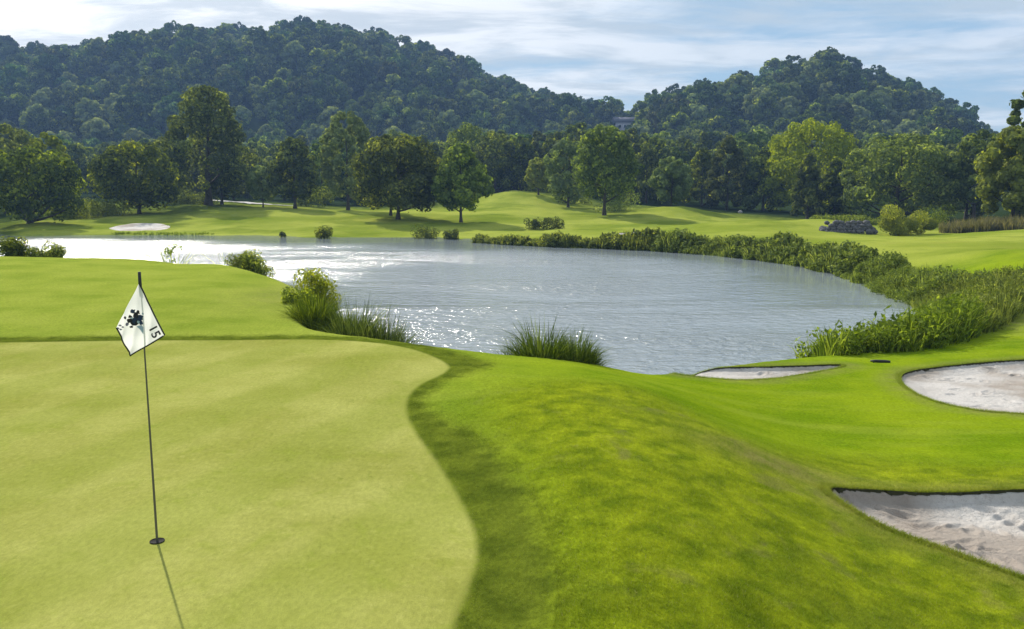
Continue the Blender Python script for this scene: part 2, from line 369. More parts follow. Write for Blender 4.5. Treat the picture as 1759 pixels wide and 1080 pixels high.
def make_leaf_mat(name, dark, light, tip, trans=.42, spread=.5, gloss=.012, tm=(2.3, 2.2, .75)):
    m, g, out = material(name)
    v = g.attr('var'); rnd = g.new('ShaderNodeObjectInfo').outputs['Random']
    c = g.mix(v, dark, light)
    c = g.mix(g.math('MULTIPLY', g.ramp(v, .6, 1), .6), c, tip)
    hs = g.new('ShaderNodeHueSaturation'); g.put(hs.inputs['Color'], c)
    g.put(hs.inputs['Hue'], g.ramp(rnd, 0, 1, .5 - .025 * spread, .5 + .03 * spread, False)); g.put(hs.inputs['Value'], g.ramp(g.math('FRACT', g.math('MULTIPLY', rnd, 7.31)), 0, 1, 1 - .4 * spread, 1 + .5 * spread, False))
    g.put(hs.inputs['Saturation'], g.ramp(g.math('FRACT', g.math('MULTIPLY', rnd, 3.77)), 0, 1, .85, 1.1, False))
    c = hs.outputs[0]
    df = g.new('ShaderNodeBsdfDiffuse'); g.put(df.inputs[0], c)
    tr = g.new('ShaderNodeBsdfTranslucent'); g.put(tr.inputs[0], g.mix(1., c, tm, blend='MULTIPLY'))
    gl = g.new('ShaderNodeBsdfGlossy'); gl.inputs['Roughness'].default_value = .7; gl.inputs[0].default_value = (.9, 1, .9, 1)
    mx = g.new('ShaderNodeMixShader'); mx.inputs[0].default_value = trans; g.l.new(df.outputs[0], mx.inputs[1]); g.l.new(tr.outputs[0], mx.inputs[2])
    m2 = g.new('ShaderNodeMixShader'); m2.inputs[0].default_value = gloss; g.l.new(mx.outputs[0], m2.inputs[1]); g.l.new(gl.outputs[0], m2.inputs[2])
    g.l.new(m2.outputs[0], out.inputs[0]); return m
def simple(name, col, rough=.6, metal=0, nscale=None, col2=None, bump=0):
    m, g, out = material(name); bs = g.new('ShaderNodeBsdfPrincipled'); bs.inputs['Roughness'].default_value = rough; bs.inputs['Metallic'].default_value = metal
    if nscale:
        tcn = g.new('ShaderNodeTexCoord').outputs['Object']; n = g.noise(tcn, nscale, 5, .65)
        g.put(bs.inputs['Base Color'], g.mix(g.ramp(n, .35, .65), col, col2))
        if bump:
            b = g.new('ShaderNodeBump'); b.inputs['Distance'].default_value = bump; g.put(b.inputs['Height'], n); g.l.new(b.outputs[0], bs.inputs['Normal'])
    else: g.put(bs.inputs['Base Color'], col)
    g.l.new(bs.outputs[0], out.inputs[0]); return m
def make_sand():
    m, g, out = material('bunker_sand')
    pos = g.new('ShaderNodeNewGeometry').outputs['Position']
    n1 = g.noise(pos, 1.2, 4, .6); n2 = g.noise(pos, 14, 5, .7); n3 = g.noise(pos, 70, 3, .7)
    c = g.mix(g.ramp(n1, .35, .65), (.52, .485, .455), (.62, .585, .555))
    c = g.mix(g.ramp(n2, .50, .72, 0, .55), c, (.33, .29, .265))
    c = g.mix(g.ramp(g.noise(pos, .30, 4, .6, off=(2, 2, 2)), .46, .60, 0, .75), c, (.33, .27, .22))
    c = g.mix(g.math('MULTIPLY', g.ramp(n3, .60, .68, 0, .8), g.ramp(n1, .42, .6)), c, (.13, .115, .10))
    bs = g.new('ShaderNodeBsdfPrincipled'); g.put(bs.inputs['Base Color'], c); bs.inputs['Roughness'].default_value = .9; bs.inputs['Specular IOR Level'].default_value = .1
    b = g.new('ShaderNodeBump'); b.inputs['Strength'].default_value = 1; b.inputs['Distance'].default_value = .05
    g.put(b.inputs['Height'], g.math('ADD', n2, g.math('MULTIPLY', n3, .4))); g.l.new(b.outputs[0], bs.inputs['Normal'])
    g.l.new(bs.outputs[0], out.inputs[0]); return m
def make_water():
    m, g, out = material('pond_water')
    pos = g.new('ShaderNodeNewGeometry').outputs['Position']
    pw = g.vmath('MULTIPLY', pos, (1, 1.5, 1))
    a = g.noise(pw, 1.5, 3, .55, .5); b = g.noise(pw, 4.2, 3, .6, .4); c = g.noise(g.vmath('MULTIPLY', pos, (1, 1.3, 1)), 15, 3, .6)
    gust = g.ramp(g.noise(g.vmath('MULTIPLY', pos, (1, 2.0, 1)), .055, 4, .55, .6), .38, .60, .30, 1.0)
    sx = g.new('ShaderNodeSeparateXYZ'); g.put(sx.inputs[0], pos)
    calm = g.ramp(g.attr('shore'), 2.0, 17, .07, 1.0)
    h = g.math('ADD', g.math('MULTIPLY', a, .070), g.math('ADD', g.math('MULTIPLY', b, .020), g.math('MULTIPLY', c, .003)))
    h = g.math('MULTIPLY', h, g.math('MULTIPLY', gust, calm))
    bp = g.new('ShaderNodeBump'); bp.inputs['Strength'].default_value = 1; bp.inputs['Distance'].default_value = 4.2; g.put(bp.inputs['Height'], h)
    bs = g.new('ShaderNodeBsdfPrincipled'); g.put(bs.inputs['Base Color'], (.25, .29, .32)); g.put(bs.inputs['Roughness'], g.ramp(g.attr('shore'), 1, 12, .05, .17))  # pale base colour stands in for part of the bright sky reflection
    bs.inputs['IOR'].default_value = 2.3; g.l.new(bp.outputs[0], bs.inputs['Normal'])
    g.l.new(bs.outputs[0], out.inputs[0]); return m
M_ground = make_ground_mat(); M_blade = make_blade_mat(); M_sand = make_sand(); M_water = make_water()
M_bark = simple('bark', (.030, .024, .018), .9, 0, 9, (.085, .068, .05), .03)
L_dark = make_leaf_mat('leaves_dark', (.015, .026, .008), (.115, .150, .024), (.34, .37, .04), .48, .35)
L_mid = make_leaf_mat('leaves_mid', (.030, .052, .010), (.165, .220, .034), (.40, .44, .06), .48, .35)
L_pale = make_leaf_mat('leaves_pale', (.075, .105, .035), (.210, .260, .095), (.36, .40, .15), .38, .3, .02)
L_yel = make_leaf_mat('leaves_yellow', (.090, .115, .012), (.230, .270, .030), (.34, .35, .04), .42, .3)
L_for = make_leaf_mat('leaves_forest', (.014, .028, .010), (.085, .130, .030), (.34, .38, .13), .40, 1.2)
L_reed = make_leaf_mat('reed_blades', (.050, .078, .010), (.200, .260, .028), (.46, .50, .10), .45, .4, .01, (1.5, 1.5, .7))
L_clump = make_leaf_mat('clump_blades', (.030, .050, .008), (.105, .150, .014), (.24, .28, .05), .4, .3, .01, (1.4, 1.4, .7))
L_seed = make_leaf_mat('seed_grass', (.07, .075, .04), (.15, .14, .095), (.21, .18, .14), .4, .3)

# ------------------------------------------------------------------ ground
GREEN = chaikin([W(px, py, 0)[:2] for px, py in [(-700,593),(-300,592),(0,590),(300,586),(500,584),(640,587),(720,600),(775,625),(765,642),(712,662),(693,692),(712,735),(768,802),(812,880),(822,940),(803,1010),(772,1080),(730,1250),(400,2500),(-1500,2200)]], 3)
COLLAR = chaikin([W(px, py, 0)[:2] for px, py in [(-700,585),(-300,584),(0,582),(300,579),(500,577),(660,579),(760,590),(845,612),(850,624),(775,650),(728,672),(738,702),(800,732),(860,775),(915,840),(950,930),(962,1010),(955,1090),(930,1300),(700,2700),(-1500,2500)]], 3)  # real collar; its thin back strip also holds the edge's shadow line as colour
ROUGH = chaikin([W(px, py, z)[:2] for px, py, z in [(1000,1500,0),(985,1200,0),(990,1000,0),(970,900,0),(930,800,0),(880,735,0),(850,690,.05),(900,668,.05),(980,655,0),(1060,665,-.1),(1150,690,-.2),(1240,745,-.3),(1330,775,-.5),(1450,775,-.85),(1620,800,-.88),(1900,815,-.88),(2300,900,-.8),(2300,1500,-.5)]], 3)
def ground_attrs(x, y):
    P = np.c_[x, y]; near = y < 60
    A = {k: np.full(len(x), 3.) for k in ('sd_green', 'sd_collar', 'sd_rough', 'sd_sand')}
    idx = np.where(near)[0]
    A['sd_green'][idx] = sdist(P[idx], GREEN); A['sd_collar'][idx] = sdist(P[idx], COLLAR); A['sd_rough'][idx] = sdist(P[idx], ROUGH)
    for b in BK.values(): A['sd_sand'] = np.minimum(A['sd_sand'], snear(P, b['poly'], 3.))
    A['far'] = sstep((y - 38) / 10) * 1.0
    dry = np.clip(1 - np.abs(A['sd_sand'] - .15) / .5, 0, 1) * .45 * near
    dry = np.maximum(dry, .8 * np.exp(-((x - X(1380, 800, 8.6)) / 1.0) ** 2 - ((y - 9.3) / .55) ** 2))
    dry = np.maximum(dry, .55 * np.exp(-((x - D(1759, 540, 26)[0]) / 3.) ** 2 - ((y - 26) / 3.) ** 2))
    dry = np.maximum(dry, .35 * np.exp(-((x + 6.0) / 1.5) ** 2 - ((y - 22) / 3.) ** 2))
    A['dry'] = dry
    u = x / np.maximum(y, 1) * F + CX
    edge = np.interp(u, [-400, 0, 130, 300, 420, 600, 760, 880, 960, 1060, 1180, 1320, 1500, 1620, 1759, 2200], [120, 118, 165, 140, 172, 172, 182, 182, 180, 152, 150, 136, 120, 102, 92, 92])
    A['scrub'] = sstep((y - edge + 34) / 22 + .9 * fbm(x / 9, y / 9, 3)) * (u < 800) + sstep((y - edge + 14) / 10 + .9 * fbm(x / 9, y / 9, 3)) * (u >= 800)
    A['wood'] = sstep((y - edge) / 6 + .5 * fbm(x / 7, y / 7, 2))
    return A
rows = np.r_[np.geomspace(3.6, 24, 470), np.geomspace(24, 130, 250)[1:], np.geomspace(130, 700, 90)[1:], np.geomspace(700, 6000, 12)[1:]]
us = np.linspace(-.74, .74, 620)
Yg, Ug = np.meshgrid(rows, us, indexing='ij'); Xg = (Yg * Ug).ravel(); Yg = Yg.ravel()
nr, nc = len(rows), len(us)
# pull the mesh points beside a bunker rim onto the rim, so the lip is one clean edge
P = np.c_[Xg, Yg]
for key in BK:
    poly = BK[key]['poly']; pad = 1.; m = np.where((P[:, 0] > poly[:, 0].min() - pad) & (P[:, 0] < poly[:, 0].max() + pad) & (P[:, 1] > poly[:, 1].min() - pad) & (P[:, 1] < poly[:, 1].max() + pad))[0]
    q = P[m]; best = np.full(len(q), 1e18); near = q.copy()
    for a, b in zip(poly, np.roll(poly, -1, 0)):
        e = b - a; t = np.clip(((q - a) @ e) / max(e @ e, 1e-12), 0, 1); pt = a + t[:, None] * e; d2 = ((q - pt) ** 2).sum(1)
        k = d2 < best; best[k] = d2[k]; near[k] = pt[k]
    dxp = q[:, 1] * (us[1] - us[0]); dyp = q[:, 1] * .004
    v = near - q; kk = (np.abs(v[:, 0]) < dxp * .52) & (np.abs(v[:, 1]) < np.maximum(dyp, .002 * q[:, 1]) * .55)
    q[kk] = near[kk]; P[m] = q
Xg, Yg = P[:, 0].copy(), P[:, 1].copy()
Zg = ground_h(Xg, Yg)
AT = ground_attrs(Xg, Yg)
Zg = Zg + fbm(Xg * 5, Yg * 5, 3) * .010 * (AT['sd_green'] > .1) * (Yg < 30) * (AT['wood'] < .5)
Zrim = Zg.copy()
for key, b in BK.items():
    s_ = snear(np.c_[Xg, Yg], b['poly'], 1.); tol = .004
    ins = s_ < -tol
    Zg = np.where(ins, Zg - np.minimum(.45 + b['depth'], .55 + b['depth']) , Zg)
i = np.arange((nr - 1) * nc).reshape(nr - 1, nc)[:, :-1].ravel()
quads = np.c_[i, i + 1, i + 1 + nc, i + nc]
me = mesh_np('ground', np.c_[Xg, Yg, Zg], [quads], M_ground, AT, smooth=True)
ground = tag(link('ground', me), kind='structure')
# ground all round and behind the camera, coarser
th = np.linspace(-math.pi, math.pi, 73); rr = np.r_[0.01, np.geomspace(2, 6000, 40)]
T, Rr = np.meshgrid(th, rr, indexing='ij'); xa = (Rr * np.sin(T)).ravel(); ya = (Rr * np.cos(T)).ravel()
za = ground_h(xa, np.maximum(ya, 3.0)); infan = (ya > 3.0) & (np.abs(xa) < ya * .75)
za = np.where(infan, np.minimum(za - 3, WATER - 2), za - .01)
i = (np.arange(72)[:, None] * len(rr) + np.arange(len(rr) - 1)[None]).ravel()
q2 = np.c_[i, i + 1, i + 1 + len(rr), i + len(rr)]
keep = ~(infan[q2].all(1))
me = mesh_np('ground', np.c_[xa, ya, za], [q2[keep]], M_ground, ground_attrs(xa, ya), smooth=True)
tag(link('ground', me), kind='structure')

# ---- cart path winding behind the tallest tree
cpth = np.array([D(*q_)[:2] for q_ in [(330,346,178),(385,346,174),(420,349,166),(455,353,158),(500,355,154)]]); tt_ = np.linspace(0, 4, 40); cxy = np.c_[np.interp(tt_, range(5), cpth[:, 0]), np.interp(tt_, range(5), cpth[:, 1])]
dv_ = np.gradient(cxy, axis=0); dv_ /= np.linalg.norm(dv_, axis=1)[:, None]; nv_ = np.c_[-dv_[:, 1], dv_[:, 0]] * 1.6
pl_ = np.r_[cxy - nv_, cxy + nv_]; zp_ = ground_h(pl_[:, 0], pl_[:, 1]) + .12; k_ = np.arange(39)
tag(link('path', mesh_np('path', np.c_[pl_, zp_], [np.c_[k_, k_ + 1, k_ + 41, k_ + 40]], simple('path_concrete', (.30, .29, .28), .9, 0, 1.5, (.42, .41, .39)))), kind='structure')

# ------------------------------------------------------------------ pond
xs = np.linspace(-130, 80, 106); ys = np.linspace(12, 125, 90)
Yw, Xw = np.meshgrid(ys, xs, indexing='ij'); Xw = Xw.ravel(); Yw = Yw.ravel()
shore = -sdist(np.c_[Xw, Yw], pond)
shore = np.where(Yw < 34, 13, shore)
i = (np.arange(89)[:, None] * 106 + np.arange(105)[None]).ravel(); q3 = np.c_[i, i + 1, i + 107, i + 106]
inside = (shore > -4)[q3].any(1)
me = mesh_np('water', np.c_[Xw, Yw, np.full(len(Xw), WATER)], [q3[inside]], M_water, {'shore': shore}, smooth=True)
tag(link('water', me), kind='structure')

# ------------------------------------------------------------------ sand in the bunkers
def bunker(key, zoff, n, foot):
    b = BK[key]; poly = b['poly']; lo = poly.min(0) - .05; hi = poly.max(0) + .05
    nx = n; ny = max(20, int(n * (hi[1] - lo[1]) / (hi[0] - lo[0]))); xs = np.linspace(lo[0], hi[0], nx); ys = np.linspace(lo[1], hi[1], ny)
    Y, Xx = np.meshgrid(ys, xs, indexing='ij'); Xx = Xx.ravel(); Y = Y.ravel()
    s_ = sdist(np.c_[Xx, Y], poly); h = ground_h(Xx, Y)
    cy = (lo[1] + hi[1]) / 2; far = sstep((Y - lo[1]) / (hi[1] - lo[1]))
    z = h - .012 - .018 * far * (Y.mean() < 30) - b['depth'] * sstep(-s_ / (.5 if Y.mean() < 30 else 2.)) * (.35 + .65 * far) - zoff * sstep(-s_ / .08) * far
    if foot:
        rs = np.random.RandomState(3)
        z += fbm(Xx * 7, Y * 7, 4) * .014
        for _ in range(foot):
            fx, fy = rs.uniform(lo[0], hi[0]), rs.uniform(lo[1], hi[1]); a = rs.uniform(0, 3.14); c_, s__ = math.cos(a), math.sin(a)
            u = (Xx - fx) * c_ + (Y - fy) * s__; v = -(Xx - fx) * s__ + (Y - fy) * c_
            q = (u / .14) ** 2 + (v / .06) ** 2; z += -.030 * np.exp(-q) + .014 * np.exp(-(np.sqrt(q) - 1.5) ** 2 * 4)
    i = (np.arange(ny - 1)[:, None] * nx + np.arange(nx - 1)[None]).ravel(); q = np.c_[i, i + 1, i + nx + 1, i + nx]
    q = q[(s_ < .03 * (1 if Y.mean() < 30 else 8))[q].any(1)]
    z = np.where(s_ > 0, z - .06, z)
    me = mesh_np('sand_bunker', np.c_[Xx, Y, z], [q], M_sand, smooth=True)
    return tag(link('sand_bunker', me), kind='structure')
bunker('a', .09, 300, 90); bunker('b', .04, 240, 60); bunker('c', .06, 220, 6); bunker('d', -.1, 80, 0); bunker('e', .1, 60, 0)
# ---- loose debris on the nearest sand
rs = np.random.RandomState(8)

# ------------------------------------------------------------------ grass blades of the rough and the collar (one growth, nobody could count it)
def blades(n, xr, yr, accept, hmin, hmax, wid, name):
    x = rs.uniform(*xr, n); y = np.exp(rs.uniform(math.log(yr[0]), math.log(yr[1]), n)); x = x * y   # denser near the viewer's side, x given as slope
    A = ground_attrs(x, y); k = accept(A, x, y); x, y = x[k], y[k]; A = {q: v[k] for q, v in A.items()}; n = len(x)
    z = ground_h(x, y) + fbm(x * 5, y * 5, 3) * .010 - .004
    h = rs.uniform(hmin, hmax, n) * (1 + .6 * fbm(x * 3, y * 3, 3)); a = rs.uniform(0, 6.283, n); ln = rs.uniform(.25, 1.0, n)
    la = a + rs.uniform(-1, 1, n); wd = wid * rs.uniform(.6, 1.3, n)
    B = np.c_[x, y, z]; T = np.c_[np.cos(a), np.sin(a), np.zeros(n)] * wd[:, None] * .5
    tip = B + np.c_[-np.sin(la) * ln * h, np.cos(la) * ln * h, h]
    V = np.stack([B - T, B + T, tip], 1).reshape(-1, 3); Fc = np.arange(3 * n).reshape(n, 3)
    at = {q: np.repeat(v, 3) for q, v in A.items()}; at['var'] = np.repeat(rs.rand(n), 3)
    me = mesh_np(name, V, [Fc], M_blade, at)
    return tag(link(name, me), 'blades of mown rough grass on the shoulder beside the green', 'grass', kind='stuff')
blades(760000, (-.10, .72), (4.0, 17), lambda A, x, y: (A['sd_rough'] < .9 * rs.rand(len(x)) ** 1.5) & (A['sd_sand'] > .015) & (A['sd_collar'] > -.02), .010, .028, .0042, 'rough_grass')
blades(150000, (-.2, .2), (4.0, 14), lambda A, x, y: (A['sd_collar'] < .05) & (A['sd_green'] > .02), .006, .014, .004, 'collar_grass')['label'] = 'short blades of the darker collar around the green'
# shaggy grass on the bunker lips
def lips():
    xs_, ys_ = [], []
    for key, n in (('a', 16000), ('b', 14000), ('c', 7000)):
        poly = BK[key]['poly']; j = rs.randint(0, len(poly), n); t = rs.rand(n); a = poly[j]; b = np.roll(poly, -1, 0)[j]
        p = a + (b - a) * t[:, None]; c = poly.mean(0); dirv = p - c; dirv /= np.linalg.norm(dirv, axis=1)[:, None]
        p = p + dirv * np.abs(rs.normal(0, .05, n))[:, None] + dirv * .005; xs_.append(p[:, 0]); ys_.append(p[:, 1])
    x = np.concatenate(xs_); y = np.concatenate(ys_); A = ground_attrs(x, y); n = len(x); z = ground_h(x, y) - .004
    h = rs.uniform(.025, .07, n); a = rs.uniform(0, 6.283, n); la = rs.uniform(0, 6.283, n); ln = rs.uniform(.3, 1.2, n)
    B = np.c_[x, y, z]; T = np.c_[np.cos(a), np.sin(a), 0 * a] * .003
    tip = B + np.c_[np.cos(la) * ln * h, np.sin(la) * ln * h, h * .8]
    V = np.stack([B - T, B + T, tip], 1).reshape(-1, 3)
    at = {q: np.repeat(v, 3) for q, v in A.items()}; at['var'] = np.repeat(rs.rand(n), 3)
    me = mesh_np('lip_grass', V, [np.arange(3 * n).reshape(n, 3)], M_blade, at)
    tag(link('lip_grass', me), 'shaggy grass fringe along the bunker lips', 'grass', kind='stuff')
lips()

# ------------------------------------------------------------------ trees
def leaf_cloud(C, Nn, size, rng, asp=.7):
    n = len(C); Nn = Nn / (np.linalg.norm(Nn, axis=1)[:, None] + 1e-9)
    r = rng.normal(size=(n, 3)); u = np.cross(Nn, r); u /= np.linalg.norm(u, axis=1)[:, None] + 1e-9; v = np.cross(Nn, u)
    s = np.asarray(size)[:, None] * .5
    V = np.stack([C - u * s, C - v * s * asp + u * s * .1, C + u * s, C + v * s * asp + u * s * .1], 1).reshape(-1, 3)
    return V, np.arange(4 * n).reshape(n, 4)
def crown_mesh(name, h0, h1, rad, mat, seed, leaves=3500, leaf=.42, lobes=34, prof=None, lean=(0, 0), squash=1., lobe_r=.27, extra=(), conic=False):
    """crown between heights h0 and h1, greatest radius rad"""
    rng = np.random.RandomState(seed); prof = prof or (lambda t: (np.sin(np.pi * np.clip(t * .92 + .06, 0, 1)) ** .6))
    H = h1 - h0; L = []
    for k in range(lobes):
        t = (k + rng.rand()) / lobes; t = t ** .9; a = k * 2.39996 + rng.rand() * .9; pr = float(prof(t)) * rad
        lr = rad * lobe_r * rng.uniform(.65, 1.25) * (.6 + .4 * float(prof(t)))
        q = max(pr - lr * .75, 0) * math.sqrt(rng.uniform(.45, 1.0))
        L.append((math.cos(a) * q + lean[0] * t, math.sin(a) * q * squash + lean[1] * t, h0 + lr * .5 + t * (H - lr * 1.25), lr))
    for e in extra: L.append(e)
    L = np.array(L); L[:, 2] = np.minimum(L[:, 2], h1 - L[:, 3] * .75)
    wgt = L[:, 3] ** 2; pick = rng.choice(len(L), leaves, p=wgt / wgt.sum())
    d = rng.normal(size=(leaves, 3)); d /= np.linalg.norm(d, axis=1)[:, None]; d[:, 2] = np.where(rng.rand(leaves) < .35, np.abs(d[:, 2]), d[:, 2])
    rr = L[pick, 3] * (1 - np.abs(rng.normal(0, .16, leaves))) * np.where(rng.rand(leaves) < .08, rng.uniform(1.05, 1.4, leaves), 1)
    C = L[pick, :3] + d * rr[:, None] * np.array([1, 1, .85])
    # drop leaves in random holes so that the background shows through
    hole = vnoise(C[:, 0] * 1.1 / leaf * .45 + seed, C[:, 2] * 1.1 / leaf * .45 + C[:, 1] * .3) + .5 * vnoise(C[:, 0] / leaf * 1.2, C[:, 2] / leaf * 1.2 + 5)
    C = C[hole > -.42]; d = d[hole > -.42]; pick = pick[hole > -.42]; n = len(C)
    Nn = d + rng.normal(0, .30, (n, 3)); sz = leaf * rng.uniform(.6, 1.4, n)
    V, Fq = leaf_cloud(C, Nn, sz, rng)
    lv = rng.rand(len(L)); var = np.clip(.45 * lv[pick] + .55 * rng.rand(n), 0, 1)
    return mesh_np(name, V, [Fq], mat, {'var': np.repeat(var, 4)}), L
def trunk_mesh(name, h, rb, L, seed, h0, forks=9):
    rng = np.random.RandomState(seed + 77); top = h0 + (h - h0) * .72
    n = 9; zs = np.linspace(-.25, top, n); wob = np.cumsum(rng.normal(0, .05 * rb / .3, (n, 2)), 0); wob -= wob[0]
    rad = rb * (1 - .8 * (np.linspace(0, 1, n) ** .8)); rad[0] = rb * 1.45
    parts = [tube(np.c_[wob, zs], rad, 8)]
    idx = rng.permutation(len(L))[:forks]
    for k in idx:
        e = L[k, :3]; zb = np.clip(e[2] - rng.uniform(.25, .55) * np.hypot(e[0], e[1]) - .8, h0 * .8, top * .9)
        s = np.array([np.interp(zb, zs, wob[:, 0]), np.interp(zb, zs, wob[:, 1]), zb]); r0 = np.interp(zb, zs, rad) * .55
        mid = (s + e) / 2 + np.array([0, 0, -.12 * np.linalg.norm(e - s)]); t_ = np.linspace(0, 1, 5)[:, None]
        pts = (1 - t_) ** 2 * s + 2 * t_ * (1 - t_) * mid + t_ ** 2 * e
        parts.append(tube(pts, np.linspace(r0, r0 * .2, 5), 5))
    V, Fq = merge(parts); return mesh_np(name, V, [Fq], M_bark, smooth=True)
def tree(name, px, base_py, top_py, wpx, dist, mat, label, seed, cat='tree', group=None, rb=.3, h0=None, **kw):
    x = X(px, base_py, dist); z = gz(x, dist); ztop = D(px, top_py, dist)[2]; h = ztop - z; rad = wpx / F * dist / 2 * 1.08; kw['leaves'] = int(kw.get('leaves', 3500) * 1.5)
    h0 = h * .16 if h0 is None else h0 * h
    root = empty(name, (x, dist, z)); tag(root, label, cat, group)
    leaf = kw.pop('leaf', .36 + dist * .0011)
    cm, L = crown_mesh('crown', h0, h, rad, mat, seed, leaf=leaf, **kw)
    link('crown', cm, root); link('trunk', trunk_mesh('trunk', h, rb, L, seed, h0), root)
    return root
rounded = lambda t: np.sin(np.pi * np.clip(t * .86 + .10, 0, 1)) ** .5
pear = lambda t: np.interp(t, [0, .12, .3, .55, .8, 1], [.55, .9, 1, .85, .58, .25])
tall = lambda t: np.interp(t, [0, .1, .3, .5, .75, .93, 1], [.62, .95, 1, .86, .62, .48, .2])
oval = lambda t: np.interp(t, [0, .15, .4, .7, .9, 1], [.5, .85, 1, .92, .65, .3])
cone = lambda t: np.interp(t, [0, .1, .5, .8, 1], [.8, 1, .8, .5, .08])
flat = lambda t: np.interp(t, [0, .15, .5, .8, 1], [.7, .95, 1, .85, .45])
